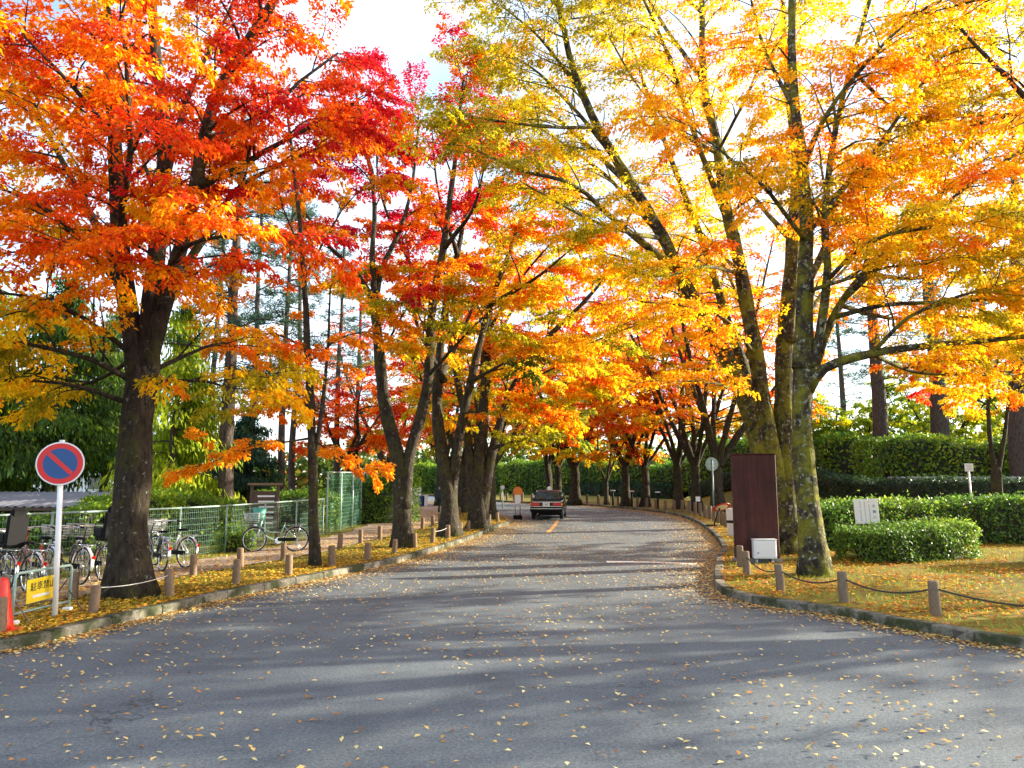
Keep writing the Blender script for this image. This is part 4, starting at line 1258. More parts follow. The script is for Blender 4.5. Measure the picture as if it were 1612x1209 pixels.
# row along the dirt path
y = 12.3; i = 0
while y < 40 and i < 22:
    x = pb(y) + .12
    o = link('bollard', postm[(i + 2) % 4]); o.location = (x, y, gz(y) + LAND); o.rotation_euler = (rgb.uniform(-.07, .07), rgb.uniform(-.07, .07), rgb.uniform(0, 6))
    tag(o, f'short wooden bollard at the edge of the dirt path, {ORD[i]} of that row', 'bollard', 'bollards along the dirt path')
    i += 1; y += 1.55
# row across the road, small and close together
postf = [post_mesh('bollard', .09, .62, M['wood_grey'], 20 + i) for i in range(3)]
q = s_at(KR, 20.5); i = 0
while q < s_at(KR, 64) and i < 36:
    p = fR(q); w = nR(q); x, y = p + w * .75
    o = link('bollard', postf[i % 3]); o.location = (x, y, gz(y) + LAND); o.rotation_euler = (rgb.uniform(-.04, .04), rgb.uniform(-.04, .04), rgb.uniform(0, 6))
    o.scale = (1, 1, rgb.uniform(.88, 1.1))
    tag(o, f'dark wooden bollard along the bend, {ORD[i]} beyond the maroon signboard', 'bollard', 'bollards along the bend')
    i += 1; q += 1.28
# the rope fence at the corner
rf_pts = [on_ground(1166, 893), on_ground(1176, 905), on_ground(1229, 933), on_ground(1329, 949), on_ground(1474, 969), Vector((7.4, 9.3, LAND)), Vector((9.4, 8.4, LAND))]
rf = empty('rope_fence', rf_pts[0]); tag(rf, 'fence of grey wooden posts and sagging dark rope around the lawn corner', 'fence')
for i, p in enumerate(rf_pts):
    o = link('post', post_mesh('post', .074, .47, M['wood_grey'], 40 + i), rf); o.location = p - rf_pts[0]; o.rotation_euler = (rgb.uniform(-.03, .03), rgb.uniform(-.03, .03), i)
for a, b in zip(rf_pts[1:-1], rf_pts[2:]):
    mb = MB(); t = np.linspace(0, 1, 18)
    A = np.array(a - rf_pts[0]) + np.array((0, 0, .37)); B = np.array(b - rf_pts[0]) + np.array((0, 0, .37))
    pts = A + (B - A) * t[:, None]; pts[:, 2] -= 4 * t * (1 - t) * .13
    mb.tube(pts, .013, 6, True)
    mb.build('rope', M['rope'], rf)
# a thin cord strung between two bollards by the big tree
def cord(label, a, b, sag):
    t = np.linspace(0, 1, 12); A = np.array(a); B = np.array(b); pts = A + (B - A) * t[:, None]; pts[:, 2] -= 4 * t * (1 - t) * sag
    mb = MB(); mb.tube(pts, .006, 5, True)
    tag(mb.build('cord', M['worn_white']), label, 'cord')
kb = [o for o in S.objects if o.name.startswith('bollard') and o.get('group') == 'bollards beside the kerb']
cord('thin pale cord strung in front of the big red tree between two bollards', Vector(kb[1].location) + Vector((0, 0, .36)), Vector(kb[2].location) + Vector((0, 0, .36)), .05)
cord('thin pale cord strung in front of the forked tree between two bollards', Vector(kb[9].location) + Vector((0, 0, .36)), Vector(kb[10].location) + Vector((0, 0, .36)), .04)

# wire mesh fence
FB = [(-12.2, 8.5), (-9.75, 13.6), (-7.75, 20.6), (-6.45, 26.2)]
FP = np.array(smooth_line(FB, .1)); fs_ = np.concatenate([[0], np.cumsum(np.linalg.norm(np.diff(FP, axis=0), axis=1))])
fpos = lambda q: np.array((np.interp(q, fs_, FP[:, 0]), np.interp(q, fs_, FP[:, 1])))
mf = empty('mesh_fence', (FP[0][0], FP[0][1], LAND)); tag(mf, 'chest-high galvanised wire mesh fence behind the parked bicycles', 'fence')
org = np.array((FP[0][0], FP[0][1], LAND))
FH = 1.24
def fence_run(root, org, pos, q0, q1, bay, h, post_mat, wire_mat, cell_x, cell_z, wr, post_r=.024, rail=True):
    nb = max(1, round((q1 - q0) / bay))
    qs = np.linspace(q0, q1, nb + 1)
    G = [np.array((*pos(q), gz(pos(q)[1]) + LAND)) - org for q in qs]
    up = np.array((0, 0, 1.))
    for a in G:
        mb = MB(); mb.tube([a - up * .1, a + up * (h + .03)], post_r, 8, True); mb.build('post', post_mat, root)
    for a, b in zip(G[:-1], G[1:]):
        L = np.linalg.norm(b - a); mb = MB()
        for k in range(1, int(L / cell_x)):
            p = a + (b - a) * k * cell_x / L
            mb.tube([p + up * .06, p + up * (h - .01)], wr, 3, False)
        z = .06
        while z < h - .01:
            mb.tube([a + up * z, b + up * z], wr * 1.25, 3, False); z += cell_z
        o = mb.build('wire_panel', wire_mat, root); o['kind'] = 'stuff'
        if rail:
            mb = MB(); mb.tube([a + up * h, b + up * h], .021, 7, True); mb.build('top_rail', post_mat, root)
fence_run(mf, org, fpos, 0.0, fs_[-1], 1.85, FH, M['zinc'], M['fence_wire'], .075, .15, .0028)
NB = [(-6.4, 26.5), (-6.3, 31.5), (-6.75, 37), (-7.6, 43)]
NP = np.array(smooth_line(NB, .1)); ns_ = np.concatenate([[0], np.cumsum(np.linalg.norm(np.diff(NP, axis=0), axis=1))])
npos = lambda q: np.array((np.interp(q, ns_, NP[:, 0]), np.interp(q, ns_, NP[:, 1])))
norg = np.array((*NB[0], gz(NB[0][1]) + LAND))
nf = empty('net_fence', tuple(norg)); tag(nf, 'tall green net fence with pale posts continuing beyond the mesh fence', 'fence')
fence_run(nf, norg, npos, 0.0, ns_[-1], 1.9, 2.15, M['frame_green'], M['net'], .14, .14, .004, .03)

# text
def text_mesh(body, size, mat, depth=.0015, align='CENTER'):
    c = bpy.data.curves.new('lettering', 'FONT'); c.body = body; c.size = size; c.align_x = align; c.align_y = 'CENTER'; c.extrude = depth; c.resolution_u = 3
    o = bpy.data.objects.new('lettering', c); COL.objects.link(o)
    bpy.context.view_layer.update()
    me = bpy.data.meshes.new_from_object(o.evaluated_get(bpy.context.evaluated_depsgraph_get()))
    bpy.data.objects.remove(o); bpy.data.curves.remove(c)
    me.materials.clear(); me.materials.append(mat); me.name = 'lettering'
    return me
def lettering(body, size, mat, parent, loc, rot=(PI / 2, 0, 0)):
    o = link('lettering', text_mesh(body, size, mat), parent); o.location = loc; o.rotation_euler = rot
    return o

# no-parking sign
sp = on_ground(86, 972)
ns = empty('no_parking_sign', sp, R(20)); ns.rotation_euler = (0, R(-1.8), R(20)); tag(ns, 'round red and blue no-parking sign on a white pole beside the bicycles', 'road sign')
mb = MB(); mb.tube([(0, 0, -.2), (0, 0, 2.42)], .036, 14, True); mb.build('pole', M['white'], ns)
top = 2.09
mb = MB(); mb.disc((0, -.062, top), (0, 1, 0), .30, .012, 48); mb.build('sign_plate', M['white'], ns)
mb = MB(); mb.tube([(0, -.0705, top), (0, -.073, top)], .281, 48, True, smooth=False); mb.build('red_disc', M['red'], ns)
mb = MB(); mb.tube([(0, -.0735, top), (0, -.0755, top)], .212, 48, True, smooth=False); mb.build('blue_disc', M['blue'], ns)
mb = MB(); mb.box((0, -.0775, top), (.41, .003, .058), rot=Matrix.Rotation(R(45), 3, 'Y')); mb.build('slash', M['red'], ns)
mb = MB()
for dz in (-.12, .12): mb.box((0, -.03, top + dz), (.11, .075, .03), bev=.006)
mb.build('clamp', M['steel'], ns)['kind'] = 'stuff'

# barrier with the yellow sign
pA, pB = on_ground(18, 985), on_ground(108, 962)
ba = empty('barrier', pA); tag(ba, 'low galvanised pipe barrier carrying a yellow sign behind the kerb', 'barrier')
dv = (pB - pA); dv.z = 0; Lb = dv.length; ux = dv.normalized(); ba.rotation_euler = (0, 0, math.atan2(ux.y, ux.x))
mb = MB()
loop = [(0, 0, 0), (0, 0, .58), (.012, 0, .625), (.05, 0, .65), (Lb - .05, 0, .65), (Lb - .012, 0, .625), (Lb, 0, .58), (Lb, 0, 0)]
mb.tube(loop, .019, 9, True); mb.build('frame', M['zinc'], ba)
for z in (.14,): mb = MB(); mb.tube([(0, 0, z), (Lb, 0, z)], .016, 8, True); mb.build('rail', M['zinc'], ba)
for z in (.3, .47): mb = MB(); mb.tube([(0, 0, z), (Lb, 0, z)], .004, 5, True); mb.build('wire', M['zinc'], ba)
for k in (.25, .5, .75): mb = MB(); mb.tube([(Lb * k, 0, .14), (Lb * k, 0, .65)], .005, 5, True); mb.build('bar', M['zinc'], ba)
for xx in (0.03, Lb - .03):
    mb = MB(); mb.tube([(xx, 0, .5), (xx, .34, 0)], .009, 6, True); mb.tube([(xx, 0, .3), (xx, -.25, 0)], .009, 6, True); mb.build('foot', M['dark_wood'] if xx > .1 else M['wood'], ba)
    mb = MB(); mb.box((xx, 0, .03), (.09, .12, .06), bev=.012); mb.build('foot_block', M['white'], ba)
ys_ = tag(empty('yellow_sign', ba.matrix_basis @ Vector((Lb * .43, -.035, .40))), 'yellow rectangular no-parking plate hung on the pipe barrier', 'sign')
ys_.rotation_euler = (0, R(-1.5), ba.rotation_euler[2])
mb = MB(); mb.box((0, 0, 0), (.62, .008, .31), bev=.002); mb.build('plate', M['yellow'], ys_)
lettering('駐車禁止', .125, M['black'], ys_, (0, -.0065, .045))
mb = MB(); mb.box((-.03, -.0055, -.075), (.33, .003, .036)); mb.build('sticker', M['white'], ys_)

# red cone post at the picture edge
cp = on_ground(-1, 996)
co = empty('red_cone', cp); tag(co, 'red plastic cone standing at the kerb beside the barrier', 'cone')
mb = MB(); mb.tube([(0, 0, .03), (0, 0, .1), (0, 0, .35), (0, 0, .62), (0, 0, .66)], [.15, .14, .1, .055, .03], 20, True); mb.build('body', M['cone_red'], co)
mb = MB(); mb.box((0, 0, .018), (.38, .38, .035), bev=.012); mb.build('base', M['cone_red'], co)

# maroon signboard with the white cabinet
mp = on_ground(1192, 884); ms = empty('maroon_signboard', mp, R(-6)); tag(ms, 'tall blank dark maroon signboard standing before the many-stemmed tree', 'signboard')
Wm = 66 / FPX * mp.y; Hm = 166 / FPX * mp.y
mb = MB(); mb.box((0, 0, Hm / 2 - .02), (Wm, .20, Hm - .04), bev=.012); mb.build('panel', M['maroon'], ms)
mb = MB(); mb.box((0, 0, .03), (Wm + .1, .34, .10), bev=.01); mb.build('plinth', M['stone'], ms)
mb = MB(); mb.box((0, 0, Hm - .02), (Wm + .02, .215, .03), bev=.006); mb.build('cap', M['maroon'], ms)
mb = MB(); mb.box((-Wm / 2 + .04, -.102, Hm / 2), (.05, .008, Hm - .2)); mb.build('edge_strip', M['maroon'], ms)
cb = empty('white_cabinet', on_ground(1204, 886), R(-6)); tag(cb, 'small white electrical cabinet standing at the foot of the maroon signboard', 'cabinet')
sc_ = cb.location.y / FPX
mb = MB(); mb.box((0, 0, .10 + 14 * sc_), (34 * sc_, .24, 28 * sc_), bev=.012); mb.build('body', M['boxwhite'], cb)
mb = MB(); mb.box((.01, -.126, .10 + 14 * sc_), (29 * sc_, .012, 24 * sc_), bev=.004); dr = mb.build('door', M['boxwhite'], cb)
mb = MB(); mb.tube([(-11 * sc_, -.13, .1 + 9 * sc_), (-11 * sc_, -.145, .1 + 9 * sc_)], .014, 10, True); mb.build('lock', M['black_plastic'], dr)
mb = MB(); mb.box((0, 0, .115 + 28 * sc_), (36 * sc_, .27, .02), bev=.006); mb.build('lid', M['boxwhite'], cb)
for k in (-1, 1):
    for j in (-1, 1):
        mb = MB(); mb.tube([(k * 12 * sc_, j * .08, -.1), (k * 12 * sc_, j * .08, .12)], .014, 7, True); mb.build('leg', M['steel'], cb)
mb = MB(); mb.tube([(.1, 0, .1), (.13, -.02, .02), (.2, -.05, -.02)], .012, 6, True); mb.build('cable', M['black_plastic'], cb)

# white notice behind the low bush
npz = at(1364, 805, 20.0); nt_ = empty('white_notice', (npz.x, npz.y, LAND), R(-3)); tag(nt_, 'white notice board with vertical black writing standing behind the low clipped bush', 'notice')
nh = npz.z - LAND; wN, hN = 37 / FPX * 19.9, 38 / FPX * 19.9
for k in (-.2, .2): mb = MB(); mb.tube([(k, .03, -.1), (k, .03, nh + hN / 2)], .02, 8, True); mb.build('leg', M['zinc'], nt_)
bo_ = empty('board', (0, 0, nh)); bo_.parent = nt_; bo_.rotation_euler = (0, R(-3), 0)
mb = MB(); mb.box((0, 0, 0), (wN, .018, hN), bev=.003); mb.build('panel', M['white'], bo_)
for k, chx in enumerate('お願い'):
    lettering(chx, .085, M['black'], bo_, (wN * .32, -.0105, hN * (.20 - .23 * k)))
rgn = random.Random(8); mk = MB()
for cxk in (.12, -.06, -.24):
    z = hN * .38
    while z > -hN * .40:
        hgt = rgn.uniform(.018, .032); wd = rgn.uniform(.02, .032)
        if rgn.random() < .85:
            mk.box((wN * cxk, -.0105, z - hgt * .3), (wd, .002, .006)); mk.box((wN * cxk, -.0105, z + hgt * .3), (wd * .8, .002, .005)); mk.box((wN * cxk + rgn.uniform(-.008, .008), -.0107, z), (.006, .002, hgt))
        z -= .043
mk.build('lines_of_print', M['black'], bo_)['kind'] = 'stuff'

# small white sign on a post beyond the hedge
sp = at(1524, 736, 27.0); bz = bank_z(sp.x, 27.0)
ss = empty('small_sign', (sp.x, 27.0, bz)); tag(ss, 'small square white sign on a slim white post behind the clipped hedge', 'sign')
mb = MB(); mb.tube([(.06, 0, -.1), (.0, 0, sp.z - bz)], .03, 8, True); mb.build('post', M['white'], ss)
mb = MB(); mb.box((0, -.045, sp.z - bz), (.30, .02, .28), bev=.006); mb.build('plate', M['white'], ss)
mb = MB()
for k in range(4): mb.box((rgn.uniform(-.02, .02), -.0565, sp.z - bz + .085 - k * .055), (.2, .002, .012))
mb.build('lines_of_print', M['zinc'], ss)['kind'] = 'stuff'

# back of a round road sign across the road
rp = on_ground(1124, 808); rs = empty('round_sign', rp, R(10)); tag(rs, 'grey back of a round road sign on a pole at the bend', 'road sign')
k = rp.y / FPX; hc = (808 - 732) * k
mb = MB(); mb.tube([(0, 0, -.2), (-.0, 0, hc + .25)], .042, 10, True); mb.build('pole', M['zinc'], rs)
mb = MB(); mb.disc((0, .055, hc), (0, 1, 0), 10.6 * k, .014, 36); mb.build('sign_plate', M['zinc'], rs)
mb = MB(); mb.box((0, .035, hc + .1), (.36, .022, .04)); mb.box((0, .035, hc - .1), (.36, .022, .04)); mb.build('bracket', M['steel'], rs)['kind'] = 'stuff'
# tilted red and white stand sign by the bollards
tp = on_ground(1137, 829); td_ = empty('tilted_sign', tp, R(20)); tag(td_, 'fallen red-rimmed round sign on a black foot beside the bollards of the bend', 'sign')
rm = Matrix.Rotation(R(62), 3, 'X') @ Matrix.Rotation(R(12), 3, 'Y')
mb = MB(); mb.tube([(-.35, .1, 0), (-.05, .05, .72)], .03, 8, True); mb.build('pole', M['black_plastic'], td_)
mb = MB(); mb.disc((-.38, .12, .04), (0, 0, 1), .24, .08, 20); mb.build('foot', M['black_plastic'], td_)
ax_ = rm @ Vector((0, -1, 0))
mb = MB(); mb.disc(Vector((0, 0, .76)), ax_, .36, .012, 30); mb.build('red_plate', M['red'], td_)
mb = MB(); mb.disc(Vector((0, 0, .76)) + ax_ * .009, ax_, .25, .006, 30); mb.build('white_disc', M['white'], td_)
# white A-board half hidden by the signboard
ap = on_ground(1158, 845); ab = empty('folding_sign', ap, R(-25)); tag(ab, 'white folding sign with a black band, half hidden by the maroon signboard', 'sign')
for sgn in (-1, 1):
    mb = MB(); mb.box((0, sgn * .13, .48), (.50, .02, .95), rot=Matrix.Rotation(R(-sgn * 13), 3, 'X'), bev=.006); pn = mb.build('panel', M['white'], ab)
mb = MB(); mb.box((0, -.158, .5), (.5, .012, .09), rot=Matrix.Rotation(R(13), 3, 'X')); mb.build('band', M['black'], ab)
# slim lamps with pale caps and a plate, along the bend
for i, (px, py, hh, lab) in enumerate([(965, 796, .95, 'dark marker post with white cap, farthest of three along the bend'), (995, 798, .95, 'dark marker post with white cap, middle one of three along the bend'), (1036, 801, .95, 'dark marker post with white cap, closest of three along the bend')]):
    p = on_ground(px, py); e = empty('marker_post', p); tag(e, lab, 'post', 'marker posts along the bend')
    mb = MB(); mb.tube([(0, 0, -.1), (0, 0, hh)], .06, 8, True); mb.build('shaft', M['black_plastic'], e)
    mb = MB(); mb.box((0, 0, hh + .04), (.3, .2, .08), bev=.02); mb.build('cap', M['white'], e)
p = on_ground(1099, 808); e = empty('tree_plate', p); tag(e, 'small white square plate on a black stake at the foot of a tree', 'sign')
mb = MB(); mb.tube([(0, 0, -.1), (0, 0, .8)], .05, 6, True); mb.build('stake', M['black_plastic'], e)
mb = MB(); mb.box((0, -.06, .75), (.24, .02, .26), bev=.006); mb.build('plate', M['white'], e)

# bus stop
bp_ = on_ground(815, 818, 0); bs = empty('bus_stop', bp_, R(5)); tag(bs, 'orange round bus stop sign on twin white poles with a dark block base', 'bus stop')
k = bp_.y / FPX
mb = MB(); mb.box((0, 0, .11), (.42, .34, .22), bev=.03); mb.build('base', M['black_plastic'], bs)
for s_ in (-1, 1): mb = MB(); mb.tube([(s_ * .12, 0, .2), (s_ * .12, 0, 1.2)], .02, 8, True); mb.build('pole', M['steel'], bs)
mb = MB(); mb.box((0, -.01, .98), (.26, .025, .42), bev=.005); mb.build('timetable', M['white'], bs)
mb = MB(); mb.disc((0, 0, 1.36), (0, 1, 0), .23, .03, 30); mb.build('disc', M['orange_sign'], bs)
rp2 = on_ground(791, 797); r2 = empty('round_sign', rp2); tag(r2, 'tiny far round white sign on a slim pole behind the bus stop', 'road sign')
k = rp2.y / FPX
mb = MB(); mb.tube([(0, 0, -.1), (0, 0, 29 * k)], .04, 8, True); mb.build('pole', M['zinc'], r2)
mb = MB(); mb.disc((0, -.05, 29 * k), (0, 1, 0), 3.4 * k, .02, 24); mb.build('sign_plate', M['white'], r2)

# notice board by the fence
nbp = (xat(421, 23.2), 23.2, gz(23.2) + LAND); nb_ = empty('notice_board', nbp, R(12)); tag(nb_, 'brown wooden notice board with rows of paper strips behind the green bicycle', 'notice board')
for s_ in (-1, 1): mb = MB(); mb.box((s_ * .38, 0, .85), (.09, .09, 1.9), bev=.01); mb.build('post', M['dark_wood'], nb_)
mb = MB(); mb.box((0, 0, 1.0), (.68, .03, 1.15)); mb.build('board', M['dark_wood'], nb_)
mb = MB(); mb.box((0, -.02, 1.78), (1.0, .2, .07), bev=.01); mb.build('roof', M['wood'], nb_)
for k in range(6): mb = MB(); mb.box((.04 + .01 * k, -.022, 1.42 - k * .16), (.5 - .03 * k, .008, .05)); mb.build('paper_strip', M['white'], nb_)

# white site panels far down the path
for i, (px, py0, py1, w_, rz, mt, lab) in enumerate([(652, 768, 795, 1.0, -20, 'white', 'tall white panel standing far down the path, nearest the forked trunk'), (659, 782, 796, .5, 0, 'white', 'low white panel far down the path beside the tall one'), (664, 781, 797, .34, 0, 'blue', 'narrow blue panel far down the path between two white ones'), (669.5, 780, 797, .34, 0, 'white', 'square white panel far down the path beside the blue one')]):
    p = on_ground(px, py1 + 1); k = p.y / FPX
    e = empty('site_panel', p, R(rz)); tag(e, lab, 'panel', 'panels far down the path')
    mb = MB(); mb.box((0, 0, (py1 - py0) * k / 2 + .05), (w_, .05, (py1 - py0) * k), bev=.01); mb.build('panel', M[mt], e)
    for s_ in (-1, 1): mb = MB(); mb.box((s_ * w_ * .35, 0, .04), (.06, .3, .06)); mb.build('foot', M['steel'], e)

# corrugated shed roof behind the fence, and a pale house far behind
shx, shy = xat(40, 21.5), 21.8
sh = empty('bicycle_shed', (shx, shy, LAND)); tag(sh, 'open shed with grey corrugated roof behind the mesh fence', 'shed')
mb = MB(); nw = 90; vs = []; fs = []
for j, (yy, zz) in enumerate(((-1.1, 1.22), (1.6, 1.60))):
    for i in range(nw): vs.append((-4.2 + 7.2 * i / (nw - 1), yy, zz + .028 * math.cos(i * 2.2)))
for i in range(nw - 1): fs.append((i, i + 1, nw + i + 1, nw + i))
mb.add(vs, fs, True); mb.add([(v[0], v[1], v[2] - .012) for v in vs], fs, True); mb.build('roof', M['roof'], sh)
for i, xx in enumerate((-4, -2.2, -.4, 1.4, 2.9)): mb = MB(); mb.tube([(xx, -.9, -.05), (xx, -.9, 1.20)], .035, 8, True); mb.build('post', M['zinc'], sh)
mb = MB(); mb.box((-.6, -1.08, 1.16), (7.2, .05, .09)); mb.build('fascia', M['dark_wood'], sh)
mb = MB(); mb.box((-.6, 1.5, .75), (7.2, .08, 1.6)); mb.build('back_wall', M['dark_wood'], sh)
hx, hy = xat(147, 52), 52
ho = empty('pale_house', (hx, hy, gz(hy) + LAND)); tag(ho, 'pale house with a blue-grey gable roof glimpsed between the cedars', 'house')
mb = MB(); mb.box((0, 0, 1.3), (5.2, 4, 2.6)); mb.build('wall', M['wall_white'], ho)
mb = MB(); mb.add([(-2.9, -2.3, 2.5), (2.9, -2.3, 2.5), (0, -2.3, 4.6), (-2.9, 2.3, 2.5), (2.9, 2.3, 2.5), (0, 2.3, 4.6)], [(0, 1, 2), (5, 4, 3), (0, 2, 5, 3), (2, 1, 4, 5), (1, 0, 3, 4)]); mb.build('roof', M['roof_blue'], ho)
for xx in (-1.4, 1.4):
    mb = MB(); mb.box((xx, -2.02, 1.5), (.9, .06, 1.0)); wdw = mb.build('window', M['steel'], ho)
    mb = MB(); mb.box((xx, -2.06, 1.5), (.78, .02, .88)); mb.build('pane', M['glass'], wdw)

# ------------------------------------------------------------------ bicycles
def make_bicycle(label, fm, loc, rz, basket=True, child=False, lean=.06, guard='chrome', bag=None, small=1.0):
    """front wheel towards +x; stands on its kickstand"""
    root = empty('bicycle', loc, rz); root.rotation_euler = (lean, 0, rz); root.scale = (small,) * 3
    tag(root, label, 'bicycle', 'bicycles parked by the mesh fence')
    Rw = .33; rear = Vector((-.52, 0, Rw)); front = Vector((.58, 0, Rw))
    for nm, c in (('rear_wheel', rear), ('front_wheel', front)):
        mb = MB(); mb.ring(c, (0, 1, 0), Rw - .018, .019, 36, 6); wh = mb.build(nm, M['rubber'], root)
        mb = MB(); mb.ring(c, (0, 1, 0), Rw - .042, .010, 36, 5); mb.build('rim', M['chrome'], wh)
        mb = MB()
        for i in range(20):
            a = 2 * PI * i / 20
            mb.tube([c + Vector((0, .025 * (-1) ** i, 0)), c + Vector((math.cos(a + .25), 0, math.sin(a + .25))) * (Rw - .045)], .0022, 3, False)
        mb.build('spokes', M['chrome'], wh)['kind'] = 'stuff'
        mb = MB(); mb.tube([c - Vector((0, .05, 0)), c + Vector((0, .05, 0))], .022, 10, True); mb.build('hub', M['chrome'], wh)
        mb = MB(); a0, a1 = (R(10), R(190)) if nm == 'rear_wheel' else (R(20), R(150)); A = np.linspace(a0, a1, 18)
        vs = []; fs = []
        for i, a in enumerate(A):
            for w_ in (-.028, 0, .028):
                rr = Rw + .03 - abs(w_) * .25
                vs.append((c.x + math.cos(a) * rr, w_, c.z + math.sin(a) * rr))
            if i: fs += [((i - 1) * 3, (i - 1) * 3 + 1, i * 3 + 1, i * 3), ((i - 1) * 3 + 1, (i - 1) * 3 + 2, i * 3 + 2, i * 3 + 1)]
        mb.add(vs, fs, True); mb.build('mudguard', M[guard], root)
    mb = MB(); bb = Vector((-.06, 0, .30)); seat_t = Vector((-.20, 0, .72)); head_t = Vector((.40, 0, .82)); head_b = Vector((.45, 0, .62))
    mb.tube([bb, seat_t], .017, 8); mb.tube([head_b, Vector((.28, 0, .42)), Vector((.08, 0, .31)), bb], .021, 8); mb.tube([Vector((.44, 0, .68)), Vector((.2, 0, .52)), Vector((-.14, 0, .5))], .014, 8)
    mb.tube([head_t, head_b], .023, 8)
    for s_ in (-.055, .055):
        mb.tube([bb, rear + Vector((0, s_, 0))], .010, 6); mb.tube([seat_t - Vector((0, 0, .06)), rear + Vector((0, s_, 0))], .009, 6)
    mb.build('frame', M[fm], root)
    mb = MB()
    for s_ in (-.05, .05): mb.tube([head_b + Vector((0, s_ * .7, -.02)), Vector((.50, s_, .48)), front + Vector((0, s_, 0))], .011, 6)
    mb.tube([head_t, Vector((.36, 0, .98))], .013, 7)
    mb.build('fork', M[fm], root)
    mb = MB(); mb.tube([(.20, -.27, .99), (.28, -.26, 1.0), (.36, -.18, 1.0), (.37, 0, .98), (.36, .18, 1.0), (.28, .26, 1.0), (.20, .27, .99)], .011, 7); hb = mb.build('handlebar', M['chrome'], root)
    for s_ in (-1, 1): mb = MB(); mb.tube([(.14, s_ * .272, .985), (.26, s_ * .262, 1.0)], .016, 8); mb.build('grip', M['black_plastic'], hb)
    mb = MB(); mb.tube([(.30, .2, 1.0), (.24, .24, .98)], .005, 4); mb.tube([(.30, -.2, 1.0), (.24, -.24, .98)], .005, 4); mb.build('brake_lever', M['chrome'], hb)['kind'] = 'stuff'
    mb = MB(); prof = [(-.42, .045, .80), (-.38, .10, .815), (-.30, .10, .81), (-.2, .055, .80), (-.12, .028, .80), (-.09, .012, .80)]; vs = []; fs = []
    for i, (x, w_, z) in enumerate(prof):
        for (a, h_) in ((-1, -.015), (-.75, .02), (0, .03), (.75, .02), (1, -.015)): vs.append((x, a * w_, z + h_))
        if i: fs += [((i - 1) * 5 + j, (i - 1) * 5 + j + 1, i * 5 + j + 1, i * 5 + j) for j in range(4)]
    fs += [tuple(range(5)), tuple(len(vs) - 1 - j for j in range(5))]
    fs += [tuple([i * 5 for i in range(6)] + [i * 5 + 4 for i in range(5, -1, -1)])]
    mb.add(vs, fs, True); mb.build('saddle', M['black_plastic'], root)
    mb = MB(); mb.tube([(-.2, 0, .7), (-.235, 0, .80)], .012, 7); mb.build('seat_post', M['chrome'], root)
    mb = MB(); mb.disc((bb.x, .05, bb.z), (0, 1, 0), .085, .006, 24); cr = mb.build('crank', M['chrome'], root)
    mb = MB(); mb.tube([(bb.x, .07, bb.z), (bb.x + .12, .08, bb.z - .11)], .010, 6); mb.tube([(bb.x, -.07, bb.z), (bb.x - .12, -.08, bb.z + .11)], .010, 6); mb.build('crank_arm', M['chrome'], cr)['kind'] = 'stuff'
    for s_ in (1, -1): mb = MB(); mb.box((bb.x + s_ * .12, s_ * .125, bb.z - s_ * .11), (.09, .08, .025), bev=.004); mb.build('pedal', M['black_plastic'], cr)
    mb = MB(); mb.box(((bb.x + rear.x) / 2, .055, .325), (.50, .02, .09), bev=.015); mb.build('chain_case', M['black_plastic'], root)
    mb = MB()
    for s_ in (-.07, 0, .07): mb.tube([(-.26, s_, .70), (-.76, s_, .71)], .006, 5)
    for x in (-.3, -.45, -.6, -.75): mb.tube([(x, -.075, .705), (x, .075, .705)], .005, 4)
    for s_ in (-.07, .07): mb.tube([(-.62, s_, .70), (-.53, s_ * .8, .34)], .005, 4)
    mb.build('rack', M['chrome'], root)['kind'] = 'stuff'
    mb = MB(); mb.tube([(-.52, .07, .32), (-.66, .13, .01)], .009, 6); mb.tube([(-.52, -.07, .32), (-.66, -.13, .01)], .009, 6); mb.build('kickstand', M['chrome'], root)['kind'] = 'stuff'
    mb = MB(); mb.disc((-.895, 0, .50), (1, 0, .2), .032, .018, 16); mb.build('reflector', M['reflector'], root)
    mb = MB(); mb.tube([(.52, .0, .70), (.60, .0, .70)], [.03, .04], 12); mb.build('headlamp', M['chrome'], root)
    if basket:
        mb = MB(); x0, x1, z0, z1 = .48, .80, .78, 1.02
        def rect(z, k): return [(x0 - .02 * k, -.14 - .04 * k, z), (x1 + .05 * k, -.14 - .04 * k, z), (x1 + .05 * k, .14 + .04 * k, z), (x0 - .02 * k, .14 + .04 * k, z)]
        for j in range(6):
            rr = rect(z0 + (z1 - z0) * j / 5, j / 5)
            mb.tube(rr + [rr[0]], .003 if j < 5 else .006, 4)
        b0, b1 = rect(z0, 0), rect(z1, 1)
        for i in range(4):
            for t in np.linspace(0, 1, 9)[:-1]:
                mb.tube([Vector(b0[i]).lerp(Vector(b0[(i + 1) % 4]), t), Vector(b1[i]).lerp(Vector(b1[(i + 1) % 4]), t)], .0028, 3)
        for t in np.linspace(0, 1, 7): mb.tube([Vector(b0[0]).lerp(Vector(b0[1]), t), Vector(b0[3]).lerp(Vector(b0[2]), t)], .0028, 3)
        mb.build('basket', M['steel'], root)['kind'] = 'stuff'
    if child:
        mb = MB(); mb.box((-.52, 0, .80), (.34, .32, .12), bev=.03); mb.box((-.68, 0, 1.02), (.08, .34, .52), bev=.03); mb.box((-.67, 0, 1.30), (.10, .26, .18), bev=.04)
        for s_ in (-1, 1): mb.box((-.5, s_ * .17, .90), (.32, .04, .16), bev=.015)
        mb.build('child_seat', M['black_plastic'], root)
    if bag:
        mb = MB(); mb.box((.64, 0, .98), (.40, .36, .34), bev=.07); mb.box((.64, 0, 1.13), (.34, .30, .12), bev=.05); mb.build('basket_cover', M[bag], root)
    return root
def rear_at(px, py, ang):
    p = on_ground(px, py); fwd = Vector((math.cos(ang), math.sin(ang), 0))
    return p + fwd * .52
A = R(143)
